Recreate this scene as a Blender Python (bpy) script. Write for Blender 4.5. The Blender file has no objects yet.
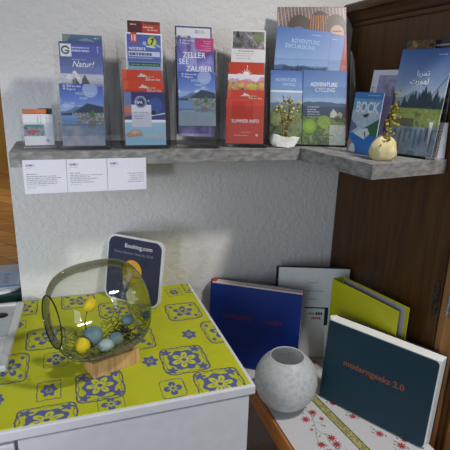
import bpy, bmesh, math, random
import numpy as np
from mathutils import Matrix, Vector, Euler

random.seed(4)
S = bpy.context.scene
COL = S.collection
PI = math.pi

# ------------------------------------------------------------------ helpers
def lin(c):
    c = np.asarray(c, float)
    return np.where(c <= 0.04045, c / 12.92, ((c + 0.055) / 1.055) ** 2.4)

def rgb(r, g, b):
    """8 bit colour as it looks -> linear rgba"""
    v = lin(np.array([r, g, b]) / 255.0)
    return (float(v[0]), float(v[1]), float(v[2]), 1.0)

MATS = {}
def new_mat(name):
    m = bpy.data.materials.new(name); m.use_nodes = True
    nt = m.node_tree
    b = nt.nodes['Principled BSDF']
    MATS[name] = m
    return m, nt, b

def nd(nt, t, **k):
    n = nt.nodes.new(t)
    for a, v in k.items():
        setattr(n, a, v)
    return n

def noisy(name, c1, c2, scale=20, rough=.5, bump=0.0, bscale=None, stretch=(1, 1, 1), detail=4, spec=.4, metallic=0.0, lo=.35, hi=.65, bdist=.002):
    """two-colour noise material with optional bump, in object coordinates"""
    m, nt, b = new_mat(name)
    tc = nd(nt, 'ShaderNodeTexCoord'); mp = nd(nt, 'ShaderNodeMapping')
    mp.inputs['Scale'].default_value = stretch
    nt.links.new(tc.outputs['Object'], mp.inputs['Vector'])
    n = nd(nt, 'ShaderNodeTexNoise'); n.inputs['Scale'].default_value = scale; n.inputs['Detail'].default_value = detail
    nt.links.new(mp.outputs['Vector'], n.inputs['Vector'])
    cr = nd(nt, 'ShaderNodeValToRGB')
    cr.color_ramp.elements[0].position = lo; cr.color_ramp.elements[0].color = c1
    cr.color_ramp.elements[1].position = hi; cr.color_ramp.elements[1].color = c2
    nt.links.new(n.outputs['Fac'], cr.inputs['Fac'])
    nt.links.new(cr.outputs['Color'], b.inputs['Base Color'])
    b.inputs['Roughness'].default_value = rough
    b.inputs['Specular IOR Level'].default_value = spec
    b.inputs['Metallic'].default_value = metallic
    if bump:
        n2 = nd(nt, 'ShaderNodeTexNoise'); n2.inputs['Scale'].default_value = bscale or scale; n2.inputs['Detail'].default_value = 6
        nt.links.new(mp.outputs['Vector'], n2.inputs['Vector'])
        bp = nd(nt, 'ShaderNodeBump'); bp.inputs['Strength'].default_value = bump; bp.inputs['Distance'].default_value = bdist
        nt.links.new(n2.outputs['Fac'], bp.inputs['Height'])
        nt.links.new(bp.outputs['Normal'], b.inputs['Normal'])
    return m

def plain(name, c, rough=.5, spec=.4, metallic=0.0):
    d = [x * .94 for x in c[:3]] + [1]
    return noisy(name, d, c, scale=35, rough=rough, spec=spec, metallic=metallic)

def clear(name, tint, edge, gloss=.06, rough=.03, blend=.35):
    """clear sheet or glass wall: see-through with fresnel sheen, tinted where seen edge on"""
    m = bpy.data.materials.new(name); m.use_nodes = True; nt = m.node_tree
    nt.nodes.remove(nt.nodes['Principled BSDF'])
    out = nt.nodes['Material Output']
    lw = nd(nt, 'ShaderNodeLayerWeight'); lw.inputs['Blend'].default_value = blend
    cr = nd(nt, 'ShaderNodeValToRGB')
    cr.color_ramp.elements[0].position = .0; cr.color_ramp.elements[0].color = tint
    cr.color_ramp.elements[1].position = 1.0; cr.color_ramp.elements[1].color = edge
    nt.links.new(lw.outputs['Facing'], cr.inputs['Fac'])
    tr = nd(nt, 'ShaderNodeBsdfTransparent'); nt.links.new(cr.outputs['Color'], tr.inputs['Color'])
    gl = nd(nt, 'ShaderNodeBsdfGlossy'); gl.inputs['Roughness'].default_value = rough
    ma = nd(nt, 'ShaderNodeMath', operation='MULTIPLY_ADD')
    nt.links.new(lw.outputs['Fresnel'], ma.inputs[0]); ma.inputs[1].default_value = .75; ma.inputs[2].default_value = gloss * .3
    mx = nd(nt, 'ShaderNodeMixShader')
    nt.links.new(ma.outputs[0], mx.inputs['Fac']); nt.links.new(tr.outputs[0], mx.inputs[1]); nt.links.new(gl.outputs[0], mx.inputs[2])
    nt.links.new(mx.outputs[0], out.inputs['Surface'])
    MATS[name] = m
    return m

def link(name, me, mat=None, parent=None, mx=None):
    o = bpy.data.objects.new(name, me); COL.objects.link(o)
    if mat is not None and me is not None:
        me.materials.append(mat)
    if parent is not None:
        o.parent = parent
    if mx is not None:
        o.matrix_local = mx
    return o

def tag(o, label=None, cat=None, group=None, kind=None):
    if label: o['label'] = label
    if cat: o['category'] = cat
    if group: o['group'] = group
    if kind: o['kind'] = kind
    return o

def empty(name, mx):
    o = bpy.data.objects.new(name, None); COL.objects.link(o)
    o.empty_display_size = .05; o.matrix_world = mx
    return o

def frame(x, y, z, yaw=0, tilt=0, roll=0):
    """local x runs right along the base, local y away from its front, local z up; tilt leans the top away, roll turns it in its own plane"""
    return Matrix.Translation((x, y, z)) @ Matrix.Rotation(yaw, 4, 'Z') @ Matrix.Rotation(-tilt, 4, 'X') @ Matrix.Rotation(-roll, 4, 'Y')

def mesh(bm, name='m', smooth=False):
    me = bpy.data.meshes.new(name)
    bmesh.ops.recalc_face_normals(bm, faces=bm.faces)
    if smooth:
        for f in bm.faces: f.smooth = True
    bm.to_mesh(me); bm.free()
    return me

def box_into(bm, a, b, bevel=0, seg=2):
    r = bmesh.ops.create_cube(bm, size=1.0)
    vs = r['verts']
    for v in vs:
        v.co = Vector([(a[i] + b[i]) / 2 + v.co[i] * (b[i] - a[i]) for i in range(3)])
    if bevel:
        es = list({e for v in vs for e in v.link_edges})
        bmesh.ops.bevel(bm, geom=es, offset=bevel, segments=seg, affect='EDGES', profile=.5)

def box(name, a, b, mat, parent=None, bevel=0, mx=None, seg=2):
    bm = bmesh.new(); box_into(bm, a, b, bevel, seg)
    return link(name, mesh(bm, name), mat, parent, mx)

def rounded_slab_mesh(x0, z0, x1, z1, y0, y1, r, seg=6, rs=None):
    """plate in the x-z plane with rounded corners (radius per corner: bl, br, tr, tl), from y0 to y1"""
    rs = rs or (r, r, r, r)
    pts = []
    cs = [((x0, z0), (1, 1), PI), ((x1, z0), (-1, 1), 1.5 * PI), ((x1, z1), (-1, -1), 0), ((x0, z1), (1, -1), .5 * PI)]
    for (c, s, a0), q in zip(cs, rs):
        if q <= 0:
            pts.append(c); continue
        cx, cz = c[0] + s[0] * q, c[1] + s[1] * q
        for k in range(seg + 1):
            a = a0 + k / seg * PI / 2
            pts.append((cx + q * math.cos(a), cz + q * math.sin(a)))
    bm = bmesh.new()
    f = [bm.verts.new((x, y0, z)) for x, z in pts]; g = [bm.verts.new((x, y1, z)) for x, z in pts]
    bm.faces.new(f); bm.faces.new(g[::-1])
    n = len(pts)
    for i in range(n):
        bm.faces.new((f[i], g[i], g[(i + 1) % n], f[(i + 1) % n]))
    return mesh(bm)

def lathe_mesh(profile, n=48, smooth=True, close=False):
    """profile of (radius, height) spun about z"""
    bm = bmesh.new(); rings = []
    for r, z in profile:
        if r < 1e-6:
            rings.append([bm.verts.new((0, 0, z))])
        else:
            rings.append([bm.verts.new((r * math.cos(2 * PI * k / n), r * math.sin(2 * PI * k / n), z)) for k in range(n)])
    pairs = list(zip(rings, rings[1:]))
    if close: pairs.append((rings[-1], rings[0]))
    for a, b in pairs:
        for k in range(n):
            q = [a[k % len(a)], a[(k + 1) % len(a)], b[(k + 1) % len(b)], b[k % len(b)]]
            u = []
            for v in q:
                if v not in u: u.append(v)
            if len(u) > 2: bm.faces.new(u)
    return mesh(bm, smooth=smooth)

def tube_into(bm, pts, radii, n=7):
    rings = []
    for i, p in enumerate(pts):
        p = Vector(p)
        d = (Vector(pts[min(i + 1, len(pts) - 1)]) - Vector(pts[max(i - 1, 0)])).normalized()
        a = d.orthogonal().normalized(); b = d.cross(a)
        r = radii[i] if hasattr(radii, '__len__') else radii
        rings.append([bm.verts.new(p + a * r * math.cos(2 * PI * k / n) + b * r * math.sin(2 * PI * k / n)) for k in range(n)])
    for a, b in zip(rings, rings[1:]):
        # match the start so that the strip does not twist
        o = min(range(n), key=lambda s: (a[0].co - b[s].co).length)
        b[:] = b[o:] + b[:o]
        if (a[1].co - b[1].co).length > (a[1].co - b[-1].co).length:
            b[:] = [b[0]] + b[:0:-1]
        for k in range(n):
            bm.faces.new((a[k], a[(k + 1) % n], b[(k + 1) % n], b[k]))
    bm.faces.new(rings[0]); bm.faces.new(rings[-1])

def blob_mesh(rx, ry, rz, amp=.15, seed=0, sub=3, flat=None, freq=2.2):
    bm = bmesh.new(); bmesh.ops.create_icosphere(bm, subdivisions=sub, radius=1)
    from mathutils import noise
    for v in bm.verts:
        n = noise.noise(v.co * freq + Vector((seed * 7.3, seed * 1.7, 0)))
        v.co *= 1 + amp * n * 2
        v.co = Vector((v.co.x * rx, v.co.y * ry, v.co.z * rz))
        if flat is not None and v.co.z < flat: v.co.z = flat
    return mesh(bm, smooth=True)

_txt = {}
def text(body, size, x, z, mat, parent, y=-.0006, align='LEFT', shear=0, name='title_text', roll=0, squash=1.0, bold=0, spacing=1):
    """flat lettering facing the local -y side"""
    c = bpy.data.curves.new('t', 'FONT'); c.body = body; c.size = size; c.align_x = align; c.shear = shear
    c.extrude = .0002; c.offset = bold; c.space_character = spacing; c.resolution_u = 3
    o = bpy.data.objects.new('t', c); COL.objects.link(o)
    bpy.context.view_layer.update()
    me = bpy.data.meshes.new_from_object(o.evaluated_get(bpy.context.evaluated_depsgraph_get()))
    bpy.data.objects.remove(o); bpy.data.curves.remove(c)
    me.materials.clear()
    me.transform(Matrix.Diagonal((squash, 1, 1, 1)))
    return link(name, me, mat, parent, Matrix.Translation((x, y, z)) @ Matrix.Rotation(-roll, 4, 'Y') @ Matrix.Rotation(PI / 2, 4, 'X'))

# ------------------------------------------------------------------ printed pictures (the ink on paper and cloth), as colours on a fine grid
class Pic:
    def __init__(s, W, H, ppm=1050, base=(240, 240, 240)):
        s.W, s.H = W, H
        s.n, s.m = max(4, int(W * ppm)), max(4, int(H * ppm))
        s.x, s.y = np.meshgrid(np.linspace(0, W, s.n), np.linspace(0, H, s.m))      # y runs down from the top, metres
        s.a = np.empty((s.m, s.n, 3)); s.a[:] = base
    def put(s, mask, c, k=1.0):
        s.a[mask] = s.a[mask] * (1 - k) + np.asarray(c, float) * k
    def rect(s, x0, y0, x1, y1, c, k=1.0):
        s.put((s.x >= x0) & (s.x <= x1) & (s.y >= y0) & (s.y <= y1), c, k)
    def frame(s, x0, y0, x1, y1, t, c, k=1.0):
        ins = (s.x >= x0) & (s.x <= x1) & (s.y >= y0) & (s.y <= y1)
        inn = (s.x >= x0 + t) & (s.x <= x1 - t) & (s.y >= y0 + t) & (s.y <= y1 - t)
        s.put(ins & ~inn, c, k)
    def disc(s, cx, cy, rx, c, ry=None, k=1.0):
        ry = ry or rx
        s.put(((s.x - cx) / rx) ** 2 + ((s.y - cy) / ry) ** 2 <= 1, c, k)
    def ring(s, cx, cy, r, t, c):
        d = np.hypot(s.x - cx, s.y - cy); s.put(abs(d - r) < t / 2, c)
    def grad(s, y0, y1, c0, c1, x0=-1, x1=9):
        m = (s.y >= y0) & (s.y <= y1) & (s.x >= x0) & (s.x <= x1)
        t = ((s.y - y0) / (y1 - y0))[m][:, None]
        s.a[m] = np.asarray(c0, float) * (1 - t) + np.asarray(c1, float) * t
    def poly(s, pts, c, k=1.0):
        ins = np.zeros(s.x.shape, bool); n = len(pts)
        for i in range(n):
            (xa, ya), (xb, yb) = pts[i], pts[(i + 1) % n]
            if ya == yb: continue
            cond = ((ya > s.y) != (yb > s.y)) & (s.x < (xb - xa) * (s.y - ya) / (yb - ya) + xa)
            ins ^= cond
        s.put(ins, c, k)
    def line(s, x0, y0, x1, y1, t, c, k=1.0):
        dx, dy = x1 - x0, y1 - y0; L2 = dx * dx + dy * dy
        u = np.clip(((s.x - x0) * dx + (s.y - y0) * dy) / L2, 0, 1)
        s.put(np.hypot(s.x - x0 - u * dx, s.y - y0 - u * dy) <= t / 2, c, k)
    def noise(s, scale, seed, octaves=3):
        r = np.random.RandomState(seed); out = np.zeros(s.x.shape); amp = 1; tot = 0
        for o in range(octaves):
            k = scale * 2 ** o
            gx = int(s.W * k) + 3; gy = int(s.H * k) + 3
            g = r.rand(gy, gx); fx = s.x * k; fy = s.y * k
            ix = fx.astype(int); iy = fy.astype(int); tx = fx - ix; ty = fy - iy
            tx = tx * tx * (3 - 2 * tx); ty = ty * ty * (3 - 2 * ty)
            v = (g[iy, ix] * (1 - tx) + g[iy, ix + 1] * tx) * (1 - ty) + (g[iy + 1, ix] * (1 - tx) + g[iy + 1, ix + 1] * tx) * ty
            out += v * amp; tot += amp; amp *= .55
        return out / tot
    def ridge(s, y, amp, scale, seed, c, bottom=9, k=1.0, x0=-1, x1=9, slope=0):
        n = s.noise(scale, seed)[0][None, :] * np.ones_like(s.y)
        s.put((s.y > y + slope * s.x - amp * (n - .5) * 2) & (s.y < bottom) & (s.x > x0) & (s.x < x1), c, k)
    def mottle(s, y0, y1, scale, seed, cols, x0=-1, x1=9, k=.8):
        n = s.noise(scale, seed); m = (s.y > y0) & (s.y < y1) & (s.x > x0) & (s.x < x1)
        q = np.clip((n - .25) / .5, 0, .999) * (len(cols) - 1)
        i = q.astype(int); t = (q - i)[..., None]; cc = np.asarray(cols, float)
        v = cc[i] * (1 - t) + cc[np.minimum(i + 1, len(cols) - 1)] * t
        s.a[m] = s.a[m] * (1 - k) + v[m] * k
    def greek(s, x0, x1, y0, n, dy, t, c, seed=0, k=.8, right=False):
        r = random.Random(seed)
        for i in range(n):
            yy = y0 + i * dy; w = (x1 - x0) * r.uniform(.55, 1)
            xa = x1 - w if right else x0; xe = xa + w
            while xa < xe:
                l = r.uniform(.002, .008); s.rect(xa, yy, min(xa + l, xe), yy + t, c, k); xa += l + .0012
    def trees(s, y, h, n, seed, c, x0=0, x1=None):
        r = random.Random(seed); x1 = s.W if x1 is None else x1
        for i in range(n):
            x = r.uniform(x0, x1); hh = h * r.uniform(.45, 1); w = hh * .22
            s.poly([(x - w, y), (x + w, y), (x, y - hh)], c)
    def clouds(s, y0, y1, scale, seed, k=.8, c=(235, 238, 245), th=.55):
        n = s.noise(scale, seed); m = np.clip((n - th) / .15, 0, 1) * k
        m = m * ((s.y > y0) & (s.y < y1)); s.a[:] = s.a * (1 - m[..., None]) + np.asarray(c, float) * m[..., None]

def make_print_material(name, rough, spec=.4, bump=0):
    m, nt, b = new_mat(name)
    at = nd(nt, 'ShaderNodeAttribute', attribute_name='ink')
    tc = nd(nt, 'ShaderNodeTexCoord'); n = nd(nt, 'ShaderNodeTexNoise'); n.inputs['Scale'].default_value = 900 if bump else 60
    nt.links.new(tc.outputs['Object'], n.inputs['Vector'])
    mx = nd(nt, 'ShaderNodeMixRGB', blend_type='MULTIPLY'); mx.inputs['Fac'].default_value = .12
    nt.links.new(at.outputs['Color'], mx.inputs['Color1']); nt.links.new(n.outputs['Color'], mx.inputs['Color2'])
    nt.links.new(mx.outputs['Color'], b.inputs['Base Color'])
    b.inputs['Roughness'].default_value = rough; b.inputs['Specular IOR Level'].default_value = spec
    if bump:
        bp = nd(nt, 'ShaderNodeBump'); bp.inputs['Strength'].default_value = bump; bp.inputs['Distance'].default_value = .0006
        nt.links.new(n.outputs['Fac'], bp.inputs['Height']); nt.links.new(bp.outputs['Normal'], b.inputs['Normal'])
    return m

def printed_mesh(pic, T, edge=(225, 225, 222), horizontal=False, wave=None):
    """a sheet W x H with thickness T whose front carries the picture. Front faces -y (or +z when horizontal)"""
    n, m = pic.n, pic.m
    X = pic.x.ravel(); Z = (pic.H - pic.y).ravel()
    front = np.stack([X, np.zeros_like(X), Z], 1)
    if wave is not None: front[:, 1] -= wave(X, Z)
    rim = np.concatenate([np.arange(n), np.arange(2 * n - 1, n * m, n), np.arange(n * m - 2, n * m - n - 1, -1), np.arange(n * m - 2 * n, 0, -n)])
    back = front[rim].copy(); back[:, 1] = T
    co = np.concatenate([front, back])
    i = np.arange(n * m).reshape(m, n)
    q = np.stack([i[:-1, :-1], i[1:, :-1], i[1:, 1:], i[:-1, 1:]], -1).reshape(-1, 4)
    R = len(rim); b0 = n * m + np.arange(R)
    side = np.stack([rim, np.roll(rim, -1), np.roll(b0, -1), b0], -1)
    loops = np.concatenate([q.ravel(), side.ravel(), b0[::-1]])
    starts = np.concatenate([np.arange(len(q) + len(side)) * 4, [4 * (len(q) + len(side))]])
    if horizontal:
        co = np.stack([co[:, 0], co[:, 2], -co[:, 1]], 1)
    me = bpy.data.meshes.new('sheet')
    me.vertices.add(len(co)); me.vertices.foreach_set('co', co.ravel().astype(np.float32))
    me.loops.add(len(loops)); me.loops.foreach_set('vertex_index', loops.astype(np.int32))
    me.polygons.add(len(starts)); me.polygons.foreach_set('loop_start', starts.astype(np.int32))
    me.update(calc_edges=True); me.validate()
    col = np.ones((len(co), 4), np.float32)
    ink = pic.a.reshape(-1, 3)
    if not horizontal:      # offset ink on paper is a little greyer and paler than the pure colour
        ink = (ink * .88 + ink.mean(1, keepdims=True) * .12) * .95 + 11
    col[:n * m, :3] = lin(np.clip(ink, 0, 255) / 255.0)
    col[n * m:, :3] = lin(np.array(edge) / 255.0)
    at = me.color_attributes.new('ink', 'FLOAT_COLOR', 'POINT')
    at.data.foreach_set('color', col.ravel())
    return me

# ------------------------------------------------------------------ materials
M = MATS
def wall_material():
    m, nt, b = new_mat('rough_white_plaster')
    tc = nd(nt, 'ShaderNodeTexCoord')
    n1 = nd(nt, 'ShaderNodeTexNoise'); n1.inputs['Scale'].default_value = 62; n1.inputs['Detail'].default_value = 4; n1.inputs['Distortion'].default_value = .5
    n2 = nd(nt, 'ShaderNodeTexNoise'); n2.inputs['Scale'].default_value = 130; n2.inputs['Detail'].default_value = 3
    n3 = nd(nt, 'ShaderNodeTexNoise'); n3.inputs['Scale'].default_value = 4
    for n in (n1, n2, n3): nt.links.new(tc.outputs['Object'], n.inputs['Vector'])
    a = nd(nt, 'ShaderNodeMath', operation='MULTIPLY_ADD'); nt.links.new(n2.outputs['Fac'], a.inputs[0]); a.inputs[1].default_value = .3
    nt.links.new(n1.outputs['Fac'], a.inputs[2])
    bp = nd(nt, 'ShaderNodeBump'); bp.inputs['Strength'].default_value = .62; bp.inputs['Distance'].default_value = .006
    nt.links.new(a.outputs[0], bp.inputs['Height']); nt.links.new(bp.outputs['Normal'], b.inputs['Normal'])
    cr = nd(nt, 'ShaderNodeValToRGB'); cr.color_ramp.elements[0].color = rgb(214, 211, 208); cr.color_ramp.elements[1].color = rgb(224, 221, 219)
    nt.links.new(n3.outputs['Fac'], cr.inputs['Fac']); nt.links.new(cr.outputs['Color'], b.inputs['Base Color'])
    b.inputs['Roughness'].default_value = .85; b.inputs['Specular IOR Level'].default_value = .2
wall_material()

def wood_material(name, c1, c2, axis=2, scale=9, rough=.45, spec=.4, planks=None):
    m, nt, b = new_mat(name)
    tc = nd(nt, 'ShaderNodeTexCoord'); mp = nd(nt, 'ShaderNodeMapping')
    st = [6, 6, 6]; st[axis] = .55
    mp.inputs['Scale'].default_value = st
    nt.links.new(tc.outputs['Object'], mp.inputs['Vector'])
    n = nd(nt, 'ShaderNodeTexNoise'); n.inputs['Scale'].default_value = scale; n.inputs['Detail'].default_value = 8; n.inputs['Distortion'].default_value = .6
    nt.links.new(mp.outputs['Vector'], n.inputs['Vector'])
    cr = nd(nt, 'ShaderNodeValToRGB'); cr.color_ramp.elements[0].position = .3; cr.color_ramp.elements[1].position = .7
    cr.color_ramp.elements[0].color = c1; cr.color_ramp.elements[1].color = c2
    nt.links.new(n.outputs['Fac'], cr.inputs['Fac'])
    last = cr.outputs['Color']
    if planks:
        br = nd(nt, 'ShaderNodeTexBrick'); br.inputs['Scale'].default_value = 1.0
        br.inputs['Brick Width'].default_value = planks[0]; br.inputs['Row Height'].default_value = planks[1]; br.inputs['Mortar Size'].default_value = .004
        br.inputs['Color1'].default_value = (1, 1, 1, 1); br.inputs['Color2'].default_value = (.62, .55, .5, 1); br.inputs['Mortar'].default_value = (.25, .2, .15, 1)
        mp2 = nd(nt, 'ShaderNodeMapping'); mp2.inputs['Rotation'].default_value = (0, 0, planks[2])
        nt.links.new(tc.outputs['Object'], mp2.inputs['Vector']); nt.links.new(mp2.outputs['Vector'], br.inputs['Vector'])
        mx = nd(nt, 'ShaderNodeMixRGB', blend_type='MULTIPLY'); mx.inputs['Fac'].default_value = 1
        nt.links.new(last, mx.inputs['Color1']); nt.links.new(br.outputs['Color'], mx.inputs['Color2']); last = mx.outputs['Color']
    nt.links.new(last, b.inputs['Base Color'])
    b.inputs['Roughness'].default_value = rough; b.inputs['Specular IOR Level'].default_value = spec
    bp = nd(nt, 'ShaderNodeBump'); bp.inputs['Strength'].default_value = .12; bp.inputs['Distance'].default_value = .001
    nt.links.new(n.outputs['Fac'], bp.inputs['Height']); nt.links.new(bp.outputs['Normal'], b.inputs['Normal'])
    return m
wood_material('brown_oak', rgb(58, 35, 8), rgb(90, 56, 18), axis=2)
wood_material('brown_oak_across', rgb(58, 35, 8), rgb(90, 56, 18), axis=1)
wood_material('lamplit_oak', rgb(128, 88, 48), rgb(160, 114, 68), axis=2)  # paler copy of the oak: lamplight on the front put into the colour
wood_material('honey_wood', rgb(168, 102, 34), rgb(214, 142, 58), axis=1, rough=.35)
wood_material('dark_slat_wood', rgb(104, 56, 20), rgb(140, 82, 34), axis=0)
wood_material('plank_floor', rgb(160, 112, 56), rgb(200, 150, 86), axis=0, scale=4, rough=.35, planks=(1.6, .22, .9))
wood_material('ochre_door_wood', rgb(150, 112, 36), rgb(172, 132, 52), axis=2, rough=.5)
wood_material('beech_block', rgb(184, 138, 84), rgb(226, 184, 130), axis=2, scale=18, rough=.55)

def stone_laminate(name, edge=False):
    m, nt, b = new_mat(name)
    tc = nd(nt, 'ShaderNodeTexCoord'); mp = nd(nt, 'ShaderNodeMapping'); mp.inputs['Scale'].default_value = (1, 1, 2.2)
    nt.links.new(tc.outputs['Object'], mp.inputs['Vector'])
    n = nd(nt, 'ShaderNodeTexNoise'); n.inputs['Scale'].default_value = 40; n.inputs['Detail'].default_value = 8; n.inputs['Distortion'].default_value = .4
    nt.links.new(mp.outputs['Vector'], n.inputs['Vector'])
    cr = nd(nt, 'ShaderNodeValToRGB'); e = cr.color_ramp.elements
    e[0].position = .3; e[0].color = rgb(106, 103, 101); e[1].position = .72; e[1].color = rgb(158, 157, 157)
    k = e.new(.5); k.color = rgb(132, 130, 128)
    nt.links.new(n.outputs['Fac'], cr.inputs['Fac']); nt.links.new(cr.outputs['Color'], b.inputs['Base Color'])
    b.inputs['Roughness'].default_value = .5; b.inputs['Specular IOR Level'].default_value = .4
stone_laminate('grey_stone_laminate')

plain('white_lacquer', rgb(226, 226, 232), .38)
plain('white_page', rgb(246, 246, 242), .7)
plain('cream_page', rgb(232, 214, 204), .7)
plain('white_board', rgb(228, 228, 226), .5)
plain('teal_cover_board', rgb(18, 54, 68), .42, .35)
plain('royal_blue_board', rgb(5, 44, 128), .45, .3)
plain('navy_board', rgb(26, 30, 50), .45)
plain('lime_yellow_board', rgb(188, 186, 22), .4)
plain('grey_lining', rgb(176, 172, 176), .6)
plain('orange_ink', rgb(148, 78, 56), .5)
plain('dull_red_ink', rgb(150, 36, 62), .5)
plain('white_ink', rgb(238, 240, 244), .5)
plain('pale_blue_ink', rgb(190, 214, 240), .5)
plain('grey_ink', rgb(138, 138, 150), .5)
plain('pale_grey_ink', rgb(176, 178, 186), .5)
plain('dark_ink', rgb(40, 40, 52), .5)
plain('red_band', rgb(196, 60, 34), .5)
plain('navy_plaque', rgb(54, 57, 82), .4)
plain('gold_yellow', rgb(232, 170, 56), .4)
plain('white_plastic', rgb(232, 232, 234), .3)
noisy('silver_plastic', rgb(190, 196, 198), rgb(218, 222, 223), 12, .25, spec=.6, metallic=.35)
plain('silver_rim', rgb(206, 208, 206), .35)
plain('black_plastic', rgb(18, 20, 26), .4)
plain('dark_green_board', rgb(22, 58, 48), .4)
noisy('cream_stone', rgb(196, 180, 128), rgb(226, 212, 166), 40, .75, .4, 90)
noisy('white_stone', rgb(206, 206, 200), rgb(234, 234, 230), 40, .8, .5, 90)
noisy('ochre_lichen', rgb(96, 78, 20), rgb(150, 124, 32), 90, .9)
noisy('dry_brown', rgb(86, 66, 40), rgb(132, 106, 66), 60, .9)
noisy('dry_yellow_green', rgb(120, 120, 40), rgb(176, 164, 74), 60, .9)
noisy('pale_blossom', rgb(186, 178, 124), rgb(214, 206, 160), 60, .9)
noisy('yellow_petals', rgb(222, 190, 14), rgb(240, 214, 30), 60, .6)
noisy('blue_grey_pebble', rgb(84, 114, 124), rgb(124, 150, 158), 45, .6)
noisy('pale_pebble', rgb(150, 176, 184), rgb(186, 206, 210), 45, .55)
noisy('brown_pebble', rgb(116, 104, 70), rgb(150, 136, 96), 45, .6)
noisy('dark_twig', rgb(52, 48, 44), rgb(86, 80, 72), 60, .9)
noisy('grass_straw', rgb(96, 112, 48), rgb(150, 150, 80), 60, .9)
noisy('antique_brass', rgb(120, 122, 122), rgb(196, 198, 200), 120, .3, .3, 200, metallic=.9)
noisy('dark_iron', rgb(46, 48, 46), rgb(84, 86, 80), 120, .4, .3, 200, metallic=.8)
clear('clear_acrylic', (.985, .988, .99, 1), (.80, .82, .84, 1), gloss=.05, blend=.2)
clear('smoked_glass', (.972, .972, .945, 1), (.40, .41, .28, 1), gloss=.10, blend=.16)
clear('glass_edge', (.34, .34, .28, 1), (.10, .10, .08, 1), gloss=.2, blend=.3)
make_print_material('coated_print', .32, .45)
make_print_material('matt_print', .6, .3)
make_print_material('printed_cotton', .85, .15, bump=.4)

def vase_material():
    m, nt, b = new_mat('frosted_etched_glass')
    out = nt.nodes['Material Output']
    tc = nd(nt, 'ShaderNodeTexCoord')
    v = nd(nt, 'ShaderNodeTexVoronoi'); v.inputs['Scale'].default_value = 58; v.feature = 'DISTANCE_TO_EDGE'
    n = nd(nt, 'ShaderNodeTexNoise'); n.inputs['Scale'].default_value = 30; n.inputs['Detail'].default_value = 3; n.inputs['Distortion'].default_value = 2
    w = nd(nt, 'ShaderNodeMixRGB', blend_type='ADD'); w.inputs['Fac'].default_value = .03
    nt.links.new(tc.outputs['Object'], n.inputs['Vector'])
    nt.links.new(tc.outputs['Object'], w.inputs['Color1']); nt.links.new(n.outputs['Color'], w.inputs['Color2'])
    nt.links.new(w.outputs['Color'], v.inputs['Vector'])
    cr = nd(nt, 'ShaderNodeValToRGB'); e = cr.color_ramp.elements
    e[0].position = .02; e[0].color = rgb(244, 247, 247); e[1].position = .34; e[1].color = rgb(222, 228, 228)
    nt.links.new(v.outputs['Distance'], cr.inputs['Fac'])
    nt.links.new(cr.outputs['Color'], b.inputs['Base Color'])
    b.inputs['Roughness'].default_value = .42
    tl = nd(nt, 'ShaderNodeBsdfTranslucent'); nt.links.new(cr.outputs['Color'], tl.inputs['Color'])
    tp = nd(nt, 'ShaderNodeBsdfTransparent'); tp.inputs['Color'].default_value = (.85, .88, .88, 1)
    m1 = nd(nt, 'ShaderNodeMixShader'); m1.inputs['Fac'].default_value = .35
    nt.links.new(b.outputs[0], m1.inputs[1]); nt.links.new(tl.outputs[0], m1.inputs[2])
    m2 = nd(nt, 'ShaderNodeMixShader'); m2.inputs['Fac'].default_value = .14
    nt.links.new(m1.outputs[0], m2.inputs[1]); nt.links.new(tp.outputs[0], m2.inputs[2])
    nt.links.new(m2.outputs[0], out.inputs['Surface'])
vase_material()

# ------------------------------------------------------------------ the setting
SZ = 1.2687          # top of the shelf
CT = .848            # top of the white cabinet
BT = .600            # top of the wooden table
tag(box('wall_back', (-.1295, 0, 0), (2.4, .12, 2.6), M['rough_white_plaster']), kind='structure')
tag(box('floor', (-6, -3.2, -.1), (3.2, 7.4, 0), M['plank_floor']), kind='structure')
tag(box('wall_far', (-6, 7.3, 0), (3.2, 7.4, 2.6), M['rough_white_plaster']), kind='structure')
d = tag(box('door_1', (-1.9, 7.22, 0), (-.45, 7.299, 2.1), M['ochre_door_wood']), kind='structure')
tag(box('baseboard_far', (-6, 7.26, 0), (-1.9, 7.299, .09), M['ochre_door_wood']), kind='structure')

# ------------------------------------------------------------------ wardrobe
WX, WF = .803, -.475
wr = tag(empty('wardrobe', Matrix.Translation((WX, WF, 0))), 'dark brown oak wardrobe with a moulded cornice standing against the white wall', 'wardrobe')
box('side_panel', (0, 0, 0), (.025, .473, 1.586), M['brown_oak'], wr, .002)
# cornice: a moulded profile swept along the side and the front
prof = [(0, 1.578), (-.004, 1.582), (-.004, 1.590), (-.010, 1.594), (-.016, 1.604), (-.024, 1.612), (-.032, 1.616), (-.034, 1.622), (-.034, 1.632), (-.030, 1.637), (0, 1.640), (.06, 1.640), (.06, 1.586), (0, 1.586)]
bm = bmesh.new()
path = [((0, .473), (1, 0)), ((0, 0), (1, 1)), ((1.1, 0), (0, 1))]
rings = []
for (px, py), (sx, sy) in path:
    rings.append([bm.verts.new((px + o * sx, py + o * sy, z)) for o, z in prof])
for a, b in zip(rings, rings[1:]):
    for i in range(len(prof)):
        j = (i + 1) % len(prof); bm.faces.new((a[i], a[j], b[j], b[i]))
bm.faces.new(rings[0]); bm.faces.new(rings[-1])
link('cornice', mesh(bm), M['brown_oak_across'], wr)
dr = box('door', (.003, -.022, .08), (.52, -.001, 1.575), M['lamplit_oak'], wr, .003)
dr['label'] = 'oak door front with lamplight put into its colour'
bm = bmesh.new()
for k, (a, w) in enumerate(((.040, .014), (.060, .010))):       # raised mouldings round the door panel
    box_into(bm, (a, -.030 + k * .003, .14), (a + w, -.0215, 1.5), .004)
    box_into(bm, (a, -.030 + k * .003, .14 + k * .02), (.47, -.0215, .14 + k * .02 + w), .004)
link('panel_moulding', mesh(bm), M['brown_oak'], dr)
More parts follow.
